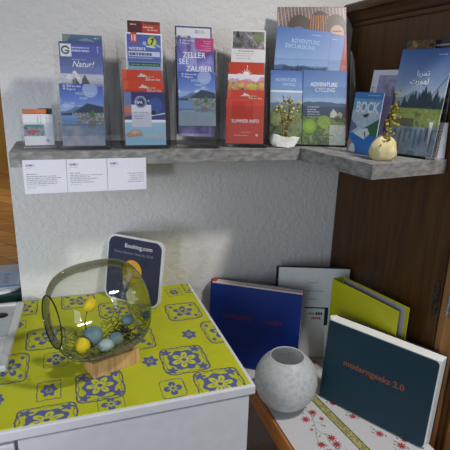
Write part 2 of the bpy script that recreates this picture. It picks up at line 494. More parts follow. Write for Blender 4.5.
box('wardrobe_back', (.025, .45, 0), (1.1, .472, 1.58), M['brown_oak'], wr)
hg = empty('hinge', Matrix.Identity(4)); hg.parent = wr; hg.matrix_local = Matrix.Translation((0, 0, .948))
bm = bmesh.new()
box_into(bm, (-.0035, .004, -.030), (-.0002, .020, .030), .001)
for z in (-.036, .036): 
    bmesh.ops.create_uvsphere(bm, u_segments=10, v_segments=6, radius=.005, matrix=Matrix.Translation((-.002, .012, z)) @ Matrix.Diagonal((.5, 1, 1.6, 1)))
link('side_leaf', mesh(bm, smooth=False), M['dark_iron'], hg)
bm = bmesh.new()
for z, r in ((-.026, .007), (-.014, .0095), (0, .012), (.014, .0095), (.026, .007)):
    bmesh.ops.create_cone(bm, cap_ends=True, segments=14, radius1=r, radius2=r * .8, depth=.003,
                          matrix=Matrix.Translation((.017 + (0 if z else .003), -.0235, z)) @ Matrix.Rotation(PI / 2, 4, 'X'))
box_into(bm, (.004, -.0250, -.008), (.020, -.0222, .008), .001)
link('front_leaf', mesh(bm), M['antique_brass'], hg)
bm = bmesh.new()
bmesh.ops.create_cone(bm, cap_ends=True, segments=12, radius1=.0045, radius2=.0045, depth=.05, matrix=Matrix.Translation((.001, -.0255, 0)))
link('knuckle', mesh(bm), M['antique_brass'], hg)

# ------------------------------------------------------------------ shelf
sh = tag(empty('corner_shelf', Matrix.Translation((0, 0, SZ - .031))), 'grey stone-look corner shelf carrying the leaflet holders along the white wall', 'shelf')
box('shelf_board', (-.106, -.200, 0), (.560, -.001, .031), M['grey_stone_laminate'], sh, .0012)
bm = bmesh.new()
pts = [(.561, -.001), (.561, -.245), (.582, -.466), (.800, -.431), (.800, -.001)]
a = [bm.verts.new((x, y, 0)) for x, y in pts]; b = [bm.verts.new((x, y, .031)) for x, y in pts]
bm.faces.new(a); bm.faces.new(b)
for i in range(5): bm.faces.new((a[i], a[(i + 1) % 5], b[(i + 1) % 5], b[i]))
link('corner_board', mesh(bm), M['grey_stone_laminate'], sh)

# ------------------------------------------------------------------ leaflets
def leaflet(pic, mx, label, T=.0016, name='leaflet', cat='leaflet', group=None, mat='coated_print', edge=(225, 225, 222)):
    o = link(name, printed_mesh(pic, T, edge), M[mat]); o.matrix_world = mx
    return tag(o, label, cat, group)

def holder(x, y, yaw, tilt, W, pockets, backh, depth, label, group='acrylic leaflet holders on the shelf', T=.002):
    """clear holder; pockets = (distance behind the front, height of its front pane)"""
    r = tag(empty('leaflet_holder', frame(x, y, SZ, yaw)), label, 'leaflet holder', group)
    lean = Matrix.Rotation(-tilt, 4, 'X')
    t = math.tan(tilt)
    box('base_plate', (-.003, -.004, .0002), (W + .003, depth + .01, .0027), M['clear_acrylic'], r, .0008)
    def lift(d): return .0032 + max(0, d + T) * t + .0005
    box('back_panel', (-.003, depth, lift(depth)), (W + .003, depth + T, backh), M['clear_acrylic'], r, .0006, lean)
    for d, h0, h in pockets:
        box('pocket_front', (-.003, d - T, max(h0, lift(d))), (W + .003, d, h), M['clear_acrylic'], r, .0006, lean)
    for sx in (-.003 - T, W + .003):
        # each side is a tapering cheek
        bm = bmesh.new()
        prof = [(-.002, .004 + .002), (depth + T, lift(depth)), (depth + T, backh), (depth - .004, backh)] + [(d - .001, h) for d, h0, h in pockets[::-1]]
        f = [bm.verts.new((sx, q, z)) for q, z in prof]; g = [bm.verts.new((sx + T, q, z)) for q, z in prof]
        bm.faces.new(f); bm.faces.new(g)
        for i in range(len(prof)): bm.faces.new((f[i], g[i], g[(i + 1) % len(prof)], f[(i + 1) % len(prof)]))
        link('side_panel', mesh(bm), M['clear_acrylic'], r, lean)
    return r, frame(x, y, SZ, yaw, tilt)

def at(F, x, d, z, roll=0):
    return F @ Matrix.Translation((x, d, z)) @ Matrix.Rotation(-roll, 4, 'Y')

SKYB = (66, 104, 176)
# logo of the lake region: two small white flags and a line of letters
def region_logo(o, x, z, s=1.0):
    text('Zell am See', .0062 * s, x + .008 * s, z, M['white_ink'], o, name='logo_text', bold=0)
    text('Kaprun', .0062 * s, x + .008 * s, z - .0062 * s, M['white_ink'], o, name='logo_text', bold=0)
    bm = bmesh.new()
    for q in ([(0, 0), (.003, .004), (.006, 0)], [(.0005, -.005), (.0055, -.005), (.003, -.001)]):
        f = [bm.verts.new((a * s, 0, b * s)) for a, b in q]; bm.faces.new(f)
    bmesh.ops.solidify(bm, geom=bm.faces[:], thickness=.0002)
    link('logo_mark', mesh(bm), M['white_ink'], o, Matrix.Translation((x, -.0006, z + .001)))

def mountain_logo(o, x, z, s=1.0):
    bm = bmesh.new()
    f = [bm.verts.new((a * s, 0, b * s)) for a, b in [(0, 0), (.006, .004), (.010, .009), (.014, .005), (.017, .006), (.024, 0)]]
    bm.faces.new(f); bmesh.ops.solidify(bm, geom=bm.faces[:], thickness=.0002)
    link('logo_mark', mesh(bm), M['white_ink'], o, Matrix.Translation((x, -.0006, z)))
    text('Kaprun', .0075 * s, x + .017 * s, z - .001, M['pale_blossom'], o, name='logo_text')
    text('Zell am See', .0072 * s, x + .019 * s, z - .0075 * s, M['white_ink'], o, name='logo_text', bold=0)

def lake_pic(W, H):
    p = Pic(W, H); p.grad(0, .045, (58, 84, 176), (104, 136, 206)); p.grad(.045, H, (132, 160, 214), (150, 170, 200))
    p.clouds(.0, .05, 45, 3, .55); p.disc(W * .70, .012, .016, (196, 206, 232), k=.55)
    p.ridge(.052, .012, 26, 5, (86, 108, 150)); 
    p.poly([(0, .062), (W * .28, .060), (W * .62, .040), (W, .047), (W, .075), (0, .072)], (50, 64, 88))
    p.mottle(.060, .09, 320, 8, [(60, 74, 62), (116, 122, 118), (206, 200, 194), (100, 106, 106), (140, 148, 138), (60, 72, 70)], x0=W * .26)
    p.put((p.y > .066) & (p.x < W * .34 + .25 * (.09 - p.y)), (104, 140, 190))
    p.put((p.y > .084) & (p.x < W * .9 - 1.6 * (p.y - .084)), (86, 120, 158))
    p.mottle(.088, H, 60, 4, [(96, 124, 158), (128, 140, 160), (170, 164, 166)], k=.8)
    p.poly([(W * .70, .058), (W * .66, .070), (W * .80, .070), (W * .75, .052)], (70, 104, 52))
    p.disc(W * .70, .086, .009, (110, 98, 94), ry=.009, k=.55)
    p.mottle(H - .022, H, 70, 14, [(150, 146, 156), (190, 180, 184)], k=.6)
    return p

# --- first holder: small cards at the left end
r0, F0 = holder(-.0775, -.155, .06, .10, .062, [(0, .004, .056)], .074, .026, 'low clear acrylic card holder at the left end of the shelf')
p = Pic(.060, .066, base=(226, 226, 230))
p.rect(0, .022, .060, .046, (150, 176, 186)); p.rect(.003, .022, .040, .027, (64, 150, 138)); p.mottle(.027, .046, 110, 3, [(70, 66, 80), (120, 150, 170), (176, 150, 140), (90, 110, 140)], x1=.042)
p.poly([(.004, .036), (.020, .032), (.036, .037), (.012, .043)], (190, 96, 80)); p.rect(.042, .022, .06, .046, (214, 218, 226))
p.frame(.029, .004, .0305, .022, .001, (176, 178, 190)); p.greek(.034, .037, .004, 5, .0035, .0015, (110, 110, 130), 2); p.greek(.046, .049, .004, 5, .0035, .0015, (110, 110, 130), 5)
p.disc(.047, .056, .0032, (106, 116, 136)); p.disc(.047, .056, .0018, (200, 204, 214))
leaflet(p, at(F0, .001, .004, .008), 'white card with a small lakeside photo in the low left holder', .003)
p = Pic(.049, .076, base=(214, 108, 60)); p.rect(0, 0, .02, .02, (196, 112, 74)); p.rect(.030, 0, .049, .02, (220, 120, 60))
leaflet(p, at(F0, .001, .012, .009), 'orange card peeking out behind the white card at the shelf end', .002)
p = Pic(.028, .077, base=(66, 66, 78)); p.rect(.004, .002, .02, .006, (120, 110, 120))
leaflet(p, at(F0, .0335, .018, .010), 'dark grey card peeking out beside the orange card', .002)

# --- second holder: Natur / holiday map
r1, F1 = holder(-.0005, -.1748, 0, .10, .0985, [(0, .004, .070), (.018, .1, .150), (.032, .18, .200)], .225, .046, 'clear three-tier leaflet holder with the lake and mountain leaflets, second from left')
p = lake_pic(.0895, .131)
o = leaflet(p, at(F1, .001, .003, .008), 'lake and mountain holiday map leaflet at the front of the second holder')
region_logo(o, .007, .124); text('HOLIDAY', .0085, .032, .108, M['pale_blue_ink'], o); text('MAP', .0085, .040, .098, M['pale_blue_ink'], o)
p = Pic(.0895, .205); p.grad(0, .05, (72, 84, 150), (96, 110, 170)); p.grad(.05, .205, (104, 118, 176), (140, 150, 190))
p.rect(0, .006, .0895, .026, (84, 92, 180)); p.greek(.026, .080, .010, 2, .006, .0032, (210, 214, 240), 3); p.greek(.078, .082, .008, 4, .004, .002, (220, 224, 240), 7)
p.rect(.002, .004, .0245, .030, (226, 228, 232)); p.ring(.013, .017, .0072, .0034, (70, 80, 96)); p.rect(.012, .015, .023, .019, (226, 228, 232)); p.rect(.0125, .0165, .0205, .0195, (70, 80, 96))
p.greek(.026, .062, .035, 1, .005, .0016, (170, 178, 214), 9)
p.put((p.y > .066) & (p.y < .205), (180, 184, 204))
p.ridge(.070, .012, 60, 21, (190, 192, 200)); p.poly([(.018, .090), (.030, .060), (.042, .080), (.050, .066), (.062, .090)], (96, 92, 96)); p.poly([(.024, .062), (.030, .058), (.044, .080), (.040, .090)], (214, 216, 224)); p.mottle(.066, .09, 160, 5, [(104, 98, 96), (200, 204, 214), (230, 232, 236)], x1=.03)
o = leaflet(p, at(F1, .006, .021, .022), 'violet-blue leaflet reading Natur! with a snowy peak in the second holder')
text('Natur!', .0175, .024, .154, M['white_ink'], o, shear=.35, squash=.95)
p = Pic(.083, .215, base=(70, 84, 130)); p.grad(0, .02, (84, 120, 150), (70, 84, 130)); p.poly([(0, 0), (.018, 0), (.006, .02), (0, .02)], (126, 140, 134)); p.poly([(.03, .012), (.05, .006), (.07, .014)], (120, 142, 170)); p.greek(.066, .080, .005, 1, .003, .002, (230, 232, 240), 3)
leaflet(p, at(F1, .0145, .036, .030), 'slate blue leaflet rising at the back of the second holder', edge=(90, 96, 130))

# --- third holder: spa
r2, F2 = holder(.1325, -.1749, 0, .10, .0990, [(0, .004, .080), (.012, .08, .130), (.028, .15, .200)], .24, .052, 'clear three-tier leaflet holder with red and blue leaflets, third from left')
p = Pic(.0925, .117); p.grad(0, .060, (44, 48, 104), (60, 72, 132)); p.poly([(.0, .0), (.016, .0), (.016, .030), (.0, .050)], (96, 110, 160))
p.disc(.07, .028, .016, (52, 86, 160), k=.7); p.poly([(0, .03), (.016, .028), (.016, .05), (0, .055)], (170, 104, 100)); p.line(.056, .052, .0925, .046, .002, (220, 226, 240)); p.rect(.05, .040, .07, .05, (40, 44, 70))
p.rect(.016, .028, .060, .076, (196, 198, 216)); p.greek(.022, .054, .043, 1, .006, .0016, (120, 120, 150), 2); p.greek(.022, .054, .052, 3, .005, .0015, (130, 132, 160), 3)
p.disc(.037, .022, .0135, (48, 56, 104)); p.ring(.037, .022, .0125, .0012, (200, 206, 230)); p.ring(.037, .022, .0095, .0010, (150, 158, 200))
p.grad(.066, .117, (150, 190, 214), (120, 172, 200)); p.rect(.016, .028, .060, .076, (200, 202, 218), .0)
p.rect(.016, .060, .060, .076, (196, 198, 216)); p.poly([(0, .094), (.02, .080), (.036, .086), (.040, .096), (.006, .100)], (176, 134, 112)); p.poly([(.010, .088), (.022, .082), (.034, .088), (.020, .093)], (206, 164, 140)); p.mottle(.090, .103, 120, 6, [(150, 190, 214), (196, 168, 150), (170, 200, 220)], x0=.04, k=.6)
p.grad(.104, .117, (120, 176, 206), (140, 180, 200))
o = leaflet(p, at(F2, .002, .003, .008), 'blue spa leaflet with a round emblem at the front of the third holder')
text('SPA', .0092, .0275, .0915, M['white_ink'], o, bold=0, squash=.9, name='emblem_text')
text('K', .006, .053, .096, M['white_ink'], o, name='emblem_text')
def red_leaf(lbl, mx, W, H, edge=(196, 50, 30)):
    p = Pic(W, H, base=(196, 52, 32)); p.grad(0, H, (204, 58, 36), (182, 44, 30)); p.rect(0, .026, W, .028, (160, 36, 26)); p.poly([(0, 0), (.012, 0), (.008, .02), (0, .02)], (212, 78, 50))
    o = leaflet(p, mx, lbl, edge=edge); mountain_logo(o, W * .36, H - .0155, 1.0)
    return o
red_leaf('red leaflet with a white peak emblem, lower of two in third holder', at(F2, .003, .014, .012), .092, .138)
red_leaf('red leaflet with a white peak emblem, upper of two in third holder', at(F2, .003, .022, .015), .090, .160)
p = Pic(.0835, .225, base=(226, 228, 234)); p.grad(.003, .222, (72, 88, 172), (120, 150, 206), .003, .0805); 
p.grad(.062, .085, (120, 160, 204), (150, 178, 212), .003, .0805)
p.rect(.012, 0, .026, .022, (206, 62, 48)); p.rect(.014, .004, .0165, .018, (232, 220, 220)); p.rect(.0185, .004, .0235, .018, (222, 180, 176))
p.disc(.060, .018, .0105, (186, 206, 78), ry=.013); p.ring(.060, .018, .011, .0016, (40, 46, 70)); p.poly([(.055, .012), (.066, .010), (.059, .026), (.056, .024), (.061, .015)], (36, 40, 60))
p.disc(.043, .022, .0045, (150, 176, 216)); p.line(.048, .028, .066, .030, .003, (206, 216, 236)); p.line(.07, .025, .078, .028, .004, (150, 176, 216)); p.rect(.006, .040, .0775, .050, (190, 200, 228)); p.greek(.008, .076, .0425, 1, .006, .0055, (50, 56, 90), 11); p.greek(.006, .077, .053, 1, .006, .0024, (196, 204, 232), 12)
p.rect(.006, .064, .0775, .0715, (44, 62, 70)); p.greek(.008, .076, .0662, 1, .006, .0032, (140, 190, 110), 15); p.greek(.03, .06, .076, 1, .006, .0015, (70, 90, 140), 16)
o = leaflet(p, at(F2, .0145, .033, .031), 'blue leaflet with white border and a red ribbon in the third holder')
text('winters', .0125, .007, .188, M['white_ink'], o, bold=0)
p = Pic(.074, .250, base=(84, 34, 34)); p.rect(.033, .0, .074, .03, (186, 52, 36)); p.poly([(.033, 0), (.074, 0), (.074, .006), (.04, .006)], (110, 50, 36)); p.greek(.006, .020, .006, 1, .006, .003, (230, 210, 210), 2); p.greek(.036, .070, .011, 1, .006, .003, (240, 220, 214), 4); p.greek(.044, .072, .017, 1, .006, .0025, (230, 190, 180), 5)
leaflet(p, at(F2, .022, .043, .033), 'dark red leaflet rising highest at the back of the third holder', edge=(100, 36, 30))

# --- fourth holder: Zeller See Zauber
r3, F3 = holder(.2542, -.1749, -.15, .20, .0945, [(0, .004, .110), (.018, .12, .170), (.032, .2, .220)], .24, .046, 'clear three-tier leaflet holder half filled, fourth from left')
p = lake_pic(.0870, .124); p.grad(.092, .124, (120, 150, 170), (140, 146, 150)); p.mottle(.092, .124, 60, 9, [(110, 144, 160), (150, 150, 160)], k=.5)
o = leaflet(p, at(F3, .003, .003, .052), 'lake and mountain holiday map leaflet raised in the half empty fourth holder')
region_logo(o, .007, .116); text('HOLIDAY', .0085, .030, .101, M['pale_blue_ink'], o); text('MAP', .0085, .039, .091, M['pale_blue_ink'], o)
p = Pic(.0865, .228); p.grad(0, .04, (70, 60, 130), (96, 90, 170)); p.grad(.04, .228, (110, 110, 190), (190, 170, 200)); 
n = p.noise(30, 9); p.mottle(.0, .228, 32, 31, [(56, 50, 120), (110, 110, 196), (170, 160, 214), (120, 70, 140)], k=.55)
p.poly([(.034, 0), (.042, 0), (.048, .09), (.028, .09)], (176, 180, 226), .5)
p.poly([(.0, .055), (.02, .045), (.03, .1), (0, .1)], (90, 120, 200), .6)
p.disc(.068, .012, .026, (186, 46, 110), ry=.021); p.rect(.052, 0, .0865, .018, (186, 46, 110)); p.greek(.052, .080, .006, 5, .0052, .0022, (226, 150, 190), 8, right=True)
o = leaflet(p, at(F3, .003, .022, .030), 'purple leaflet reading ZELLER SEE ZAUBER with a magenta corner')
region_logo(o, .005, .219, .95)
text('ZELLER', .0182, .013, .182, M['white_ink'], o, squash=.92); text('SEE', .0182, .003, .167, M['white_ink'], o, squash=.95); text('ZAUBER', .0182, .020, .151, M['white_ink'], o, squash=.92)
p = Pic(.0875, .252, base=(214, 216, 222)); p.frame(0, 0, .0875, .3, .003, (52, 56, 110)); p.mottle(.022, .05, 120, 4, [(96, 80, 90), (60, 60, 100), (200, 180, 170), (214, 216, 222)], x1=.036); p.rect(.003, .003, .084, .022, (214, 216, 222)); p.rect(.047, .008, .053, .015, (70, 76, 96)); p.rect(.0485, .0095, .0515, .0135, (214, 216, 222)); p.greek(.055, .076, .009, 2, .004, .0018, (130, 134, 150), 3)
leaflet(p, at(F3, .000, .036, .036), 'white leaflet edged in dark blue at the back of the fourth holder')

# --- fifth holder: summer info
r4, F4 = holder(.3706, -.1649, -.30, .25, .100, [(0, .004, .100), (.018, .12, .150), (.034, .2, .215)], .255, .050, 'clear three-tier leaflet holder with the red summer leaflets, fifth from left')
p = Pic(.0925, .108); p.grad(0, .108, (206, 62, 44), (198, 72, 60)); p.rect(.014, .006, .066, .052, (196, 44, 28)); p.disc(.054, .018, .010, (206, 66, 40), k=.5); p.greek(.038, .072, .080, 1, .006, .0016, (226, 170, 160), 3); p.greek(.020, .072, .087, 1, .006, .0022, (230, 180, 170), 4); p.disc(.076, .087, .003, (236, 190, 180))
o = leaflet(p, at(F4, .003, .003, .010, ), 'red leaflet reading SUMMER INFO at the front of the fifth holder')
text('SUMMER INFO', .0122, .014, .050, M['white_ink'], o, squash=.86, bold=0)
red_leaf('red leaflet with a white peak emblem tucked in the fifth holder', at(F4, .005, .013, .014), .092, .128)
p = Pic(.090, .160, base=(226, 214, 220)); p.grad(0, .03, (226, 222, 230), (220, 200, 210)); p.ridge(.012, .010, 60, 12, (186, 150, 180), bottom=.04); p.ridge(.018, .008, 80, 13, (216, 120, 90), bottom=.04); p.mottle(.020, .042, 110, 6, [(70, 70, 50), (190, 176, 70), (206, 120, 120), (230, 206, 90), (120, 130, 60)]); p.rect(0, .042, .09, .16, (196, 52, 32)); p.disc(.060, .030, .012, (206, 196, 80), ry=.008, k=.7)
leaflet(p, at(F4, .0065, .022, .022), 'leaflet with a colourful alpine village scene in the fifth holder')
p = Pic(.0885, .188, base=(198, 54, 32))
for k in range(12):
    a = k / 12 * 2 * PI + .1; L = .022 if k % 3 == 0 else .013
    p.line(.045, .030, .045 + L * math.cos(a), .030 + L * math.sin(a), .0014, (240, 226, 210))
p.disc(.045, .030, .0075, (244, 232, 220))
leaflet(p, at(F4, .008, .030, .026), 'red leaflet with a white sunburst in the fifth holder', edge=(196, 50, 30))
p = Pic(.086, .262, base=(222, 220, 218)); p.rect(.003, .004, .083, .047, (130, 122, 124)); p.mottle(.004, .047, 110, 3, [(66, 64, 62), (104, 100, 104), (140, 130, 136), (178, 172, 176)], .003, .083, .9); p.disc(.068, .018, .015, (110, 132, 76), ry=.012, k=.8); p.line(.034, .006, .064, .036, .0022, (176, 166, 172)); p.rect(.003, .034, .026, .047, (60, 60, 58), .6); p.poly([(.010, .02), (.016, .002), (.024, .02)], (50, 56, 50)); p.line(.004, .045, .083, .046, .004, (150, 126, 140), .6)
p.greek(.018, .060, .051, 1, .006, .0035, (110, 108, 112), 6); p.greek(.010, .074, .058, 1, .006, .0022, (150, 148, 150), 7); p.greek(.012, .070, .064, 2, .006, .0018, (150, 148, 150), 8)
leaflet(p, at(F4, .0145, .042, .036), 'white leaflet with a grey house photo at the back of the fifth holder')

# --- large holder: adventure leaflets and a magazine
r5, F5 = holder(.4985, -.150, -.28, .25, .2140, [(0, .004, .150), (.018, .19, .225)], .260, .046, 'wide clear leaflet holder with the blue adventure leaflets, largest on the shelf')
p = Pic(.095, .186); p.grad(0, .05, (62, 100, 176), (120, 158, 214)); p.clouds(.05, .10, 40, 6, .5); p.grad(.055, .085, (150, 180, 222), (176, 190, 214)); p.ridge(.082, .008, 40, 3, (104, 124, 160)); p.ridge(.096, .008, 40, 7, (98, 120, 96)); p.grad(.105, .186, (120, 140, 84), (104, 124, 60)); p.mottle(.098, .186, 60, 12, [(84, 104, 60), (130, 146, 84), (150, 156, 120), (96, 116, 64)], k=.7)
o = leaflet(p, at(F5, .000, .006, .006), 'adventure hiking leaflet with a green meadow behind the small white stone')
text('ADVENTURE', .0118, .012, .158, M['pale_blue_ink'], o, squash=.8); text('HIKING', .0118, .030, .146, M['pale_blue_ink'], o, squash=.85)
p = Pic(.112, .189); p.grad(0, .085, (58, 98, 168), (130, 166, 210)); p.grad(.07, .09, (140, 172, 210), (160, 186, 214)); p.ridge(.082, .005, 30, 8, (72, 92, 124)); p.grad(.092, .13, (60, 76, 100), (54, 66, 76)); p.greek(.012, .052, .092, 5, .0062, .0026, (190, 200, 216), 9)
p.mottle(.118, .189, 70, 4, [(84, 104, 40), (130, 156, 60), (70, 86, 44), (150, 170, 90)]); p.disc(.018, .142, .018, (124, 168, 48)); p.disc(.018, .142, .011, (146, 190, 66), k=.7); p.disc(.056, .130, .016, (140, 170, 56), k=.8)
p.poly([(.070, .118), (.078, .096), (.086, .104), (.092, .12)], (206, 206, 206), .8); p.disc(.080, .110, .009, (196, 192, 186), k=.7); p.disc(.096, .112, .007, (206, 190, 130), k=.7); p.disc(.090, .122, .008, (70, 70, 70), k=.8)
p.rect(.070, .138, .112, .189, (196, 198, 206), .7); p.frame(.048, .164, .082, .182, .0012, (90, 92, 100)); p.greek(.052, .079, .169, 2, .005, .0024, (70, 72, 80), 3)
o = leaflet(p, at(F5, .0835, .003, .005), 'adventure cycling leaflet with green apples at the right of the wide holder')
text('ADVENTURE', .0150, .018, .148, M['white_ink'], o, squash=.82); text('CYCLING', .0150, .030, .1345, M['white_ink'], o, squash=.82)
def exc(lbl, mx, W=.140, H=.118):
    p = Pic(W, H); p.grad(0, H, (66, 108, 184), (150, 184, 224)); p.greek(.092, .125, .012, 1, .004, .0024, (176, 200, 232), 3); p.ridge(.098, .006, 40, 5, (70, 100, 150)); p.trees(.112, .024, 20, 4, (52, 70, 90), .04, W); p.rect(0, .110, W, H, (52, 72, 100))
    return leaflet(p, mx, lbl)
o = exc('blue adventure excursions leaflet tilted in the wide holder above the cycling leaflet', at(F5, .0085, .018, .190, -.075))
text('ADVENTURE', .0155, .038, .080, M['pale_blue_ink'], o, squash=.84); text('EXCURSIONS', .0155, .024, .066, M['pale_blue_ink'], o, squash=.84)
exc('blue leaflet tilted sideways behind the adventure excursions leaflet', at(F5, .047, .023, .195, -.16), .132, .116)
p = Pic(.182, .340, base=(186, 44, 40)); p.mottle(0, .072, 12, 4, [(56, 50, 48), (120, 112, 106), (176, 168, 160)]); 
for k in range(60):
    x = .182 * k / 60; p.line(x, 0, x + .006, .055, .0016, (44, 40, 38) if k % 3 else (180, 174, 168), .75)
p.disc(.058, .050, .030, (74, 56, 46), ry=.030); p.disc(.055, .072, .022, (176, 128, 110), ry=.022); p.disc(.112, .046, .030, (70, 40, 24), ry=.036)
for k in range(16): p.line(.090 + k * .003, .022, .084 + k * .0038, .070, .002, [(196, 100, 30), (120, 56, 24), (214, 130, 40), (60, 36, 26)][k % 4])
p.disc(.154, .048, .026, (80, 58, 48), ry=.030); p.disc(.157, .066, .018, (192, 144, 122), ry=.020); p.line(.146, .062, .168, .062, .003, (70, 54, 50))
p.rect(0, .074, .182, .352, (190, 40, 40)); p.rect(.160, .150, .182, .352, (206, 130, 140), .6)
leaflet(p, at(F5, .0295, .034, .022, .035), 'red magazine with windblown hair photo at the back of the wide holder', .004, 'magazine', 'magazine')

# --- right leg of the shelf
p = Pic(.104, .137); p.grad(0, .137, (150, 196, 226), (110, 160, 214)); p.rect(0, 0, .104, .014, (44, 124, 206)); p.greek(.05, .095, .005, 1, .004, .0025, (200, 222, 244), 2)
p.rect(0, .014, .104, .04, (96, 168, 220)); p.put((p.y > .045) & (p.y < .09), (176, 204, 222)); p.mottle(.04, .09, 60, 7, [(90, 130, 170), (206, 220, 230), (150, 186, 206), (226, 232, 238)], k=.8)
p.poly([(.104, .055), (.104, .098), (.060, .098), (.035, .085), (.07, .072)], (44, 106, 66)); p.poly([(.0, .062), (.03, .078), (.0, .095)], (104, 108, 170))
p.put(p.y > .094, (20, 110, 206)); p.poly([(.018, .094), (.040, .082), (.066, .078), (.078, .090), (.06, .104)], (222, 230, 238)); p.disc(.0, .135, .030, (170, 130, 130), ry=.028); p.disc(.020, .137, .013, (226, 220, 226), ry=.02); p.poly([(.042, .050), (.062, .046), (.064, .052), (.05, .056)], (40, 50, 60)); p.line(.058, .088, .064, .098, .004, (40, 60, 80))
o = leaflet(p, frame(.6507, -.2627, SZ + .0004, -1.553, .0795), 'blue and white leaflet reading BOCK standing behind the stone on the right')
text('BOCK', .0330, .012, .093, M['white_ink'], o, squash=.92, bold=.0009)
lf = o
p = Pic(.085, .190, base=(206, 210, 222)); p.rect(.022, .012, .1, .2, (110, 104, 150)); p.mottle(.012, .06, 40, 2, [(120, 116, 150), (160, 160, 190), (90, 90, 130)], .022, .1); p.greek(.003, .016, .04, 6, .009, .004, (96, 110, 150), 3); p.rect(0, .076, .022, .10, (40, 110, 190))
leaflet(p, frame(.712, -.225, SZ + .0006, -1.42, .12), 'pale lilac leaflet half hidden behind the lakeside brochure')
rA, FA = holder(.702, -.326, -1.15, .17, .119, [(0, .004, .075)], .10, .020, 'clear leaflet holder with the lakeside brochure, rightmost on the shelf')
p = Pic(.116, .230); p.grad(0, .095, (56, 92, 164), (150, 170, 196)); p.grad(.095, .23, (160, 176, 190), (120, 140, 160)); p.ridge(.100, .02, 20, 5, (110, 134, 156)); p.trees(.135, .050, 34, 3, (40, 56, 66)); p.trees(.135, .060, 6, 8, (32, 48, 56), .06, .116); p.ridge(.126, .006, 60, 3, (44, 60, 62), bottom=.14)
p.mottle(.128, .170, 60, 6, [(84, 96, 50), (140, 156, 66), (120, 134, 60), (160, 170, 90)], k=.9); p.put((p.y > .150) & (p.y < .172) & (p.x < .06), (90, 88, 62)); p.grad(.168, .23, (110, 130, 150), (96, 118, 140)); p.mottle(.168, .23, 30, 9, [(70, 88, 100), (120, 140, 158), (160, 176, 190), (90, 110, 130)], k=.6)
for k in range(8): p.rect(.02 + k * .012, .172, .024 + k * .012, .172 + .02 + .03 * ((k * 37) % 10) / 10, (60, 74, 84), .6)
p.line(.118, .055, .070, .128, .0016, (50, 60, 76)); p.greek(.085, .112, .012, 1, .004, .002, (190, 205, 230), 3); p.greek(.040, .080, .080, 1, .004, .0018, (176, 192, 220), 4)
o = leaflet(p, at(FA, .002, .003, .006), 'tall lakeside brochure with Arabic lettering on a blue sky, right of the shelf', .003, 'brochure', 'brochure')
text('\u0627\ufe91\ufeae\ufee4\ufe97', .0165, .045, .172, M['white_ink'], o); text('\u062a\u0631\ufeee\ufeec\ufedf', .0165, .033, .155, M['white_ink'], o)
p = Pic(.078, .245, base=(52, 42, 34)); p.mottle(0, .03, 90, 4, [(40, 32, 26), (150, 104, 44), (60, 46, 34), (190, 140, 70)], .01, .08)
leaflet(p, frame(.733, -.300, SZ + .009, -1.2, .10), 'brown and gold leaflet showing above the lakeside brochure', edge=(70, 54, 40))
p = Pic(.10, .252, base=(24, 24, 30)); p.greek(.020, .09, .012, 3, .0085, .0035, (190, 190, 200), 6); p.mottle(.10, .16, 50, 6, [(24, 24, 28), (60, 36, 36), (120, 100, 96), (30, 26, 30)], k=.8); p.rect(0, .20, .1, .23, (120, 30, 36))
leaflet(p, frame(.788, -.318, SZ + .002, -1.56, .01), 'black leaflet with white lettering at the far right of the shelf', edge=(40, 36, 40))
p = Pic(.046, .078, base=(196, 196, 206)); p.greek(.006, .042, .012, 8, .0065, .0018, (150, 150, 164), 6)
leaflet(p, frame(.752, -.420, SZ + .0006, -.12, .06), 'small pale grey card standing before the black leaflet')

# --- notices on the front edge of the shelf
def notice(x0, x1, label, lines, right=False, seed=0, h=.072):
    W = x1 - x0; p = Pic(W, h, 1300, base=(226, 226, 236)); p.rect(W - .0008, .002, W, h, (200, 200, 210))
    p.rect(.006, .0085, .024, .0145, (196, 196, 226)); p.greek(.006, .019, .010, 1, .004, .0026, (150, 146, 196), seed); p.rect(.0125, .0095, .0185, .0125, (70, 74, 120)); p.greek(.006, .022, .016, 1, .004, .0024, (226, 176, 170), seed + 1)
    if right: p.greek(W * .42, W - .006, .033, lines, .0048, .0016, (120, 120, 136), seed + 2, right=True)
    else:
        p.greek(.006, .030, .029, 1, .004, .0018, (90, 90, 106), seed + 3); p.greek(.006, W - .008, .034, lines, .0040, .0014, (120, 120, 136), seed + 2); p.greek(.006, .032, .058 - (6 - lines) * .003, 1, .004, .0012, (80, 80, 96), seed + 5)
    o = link('paper_notice', printed_mesh(p, .0004, (220, 220, 226)), M['matt_print']); o.matrix_world = frame(x0, -.2008, 1.2523 - h, 0)
    return tag(o, label, 'notice', 'paper notices on the shelf edge')
notice(-.0822, .0040, 'white paper notice with the densest text, nearest the shelf end', 6, seed=3)
notice(.0046, .0885, 'white paper notice between two others on the shelf edge', 5, seed=21)
notice(.0891, .1745, 'white paper notice with right-aligned text under the red and blue holder', 5, True, seed=40)

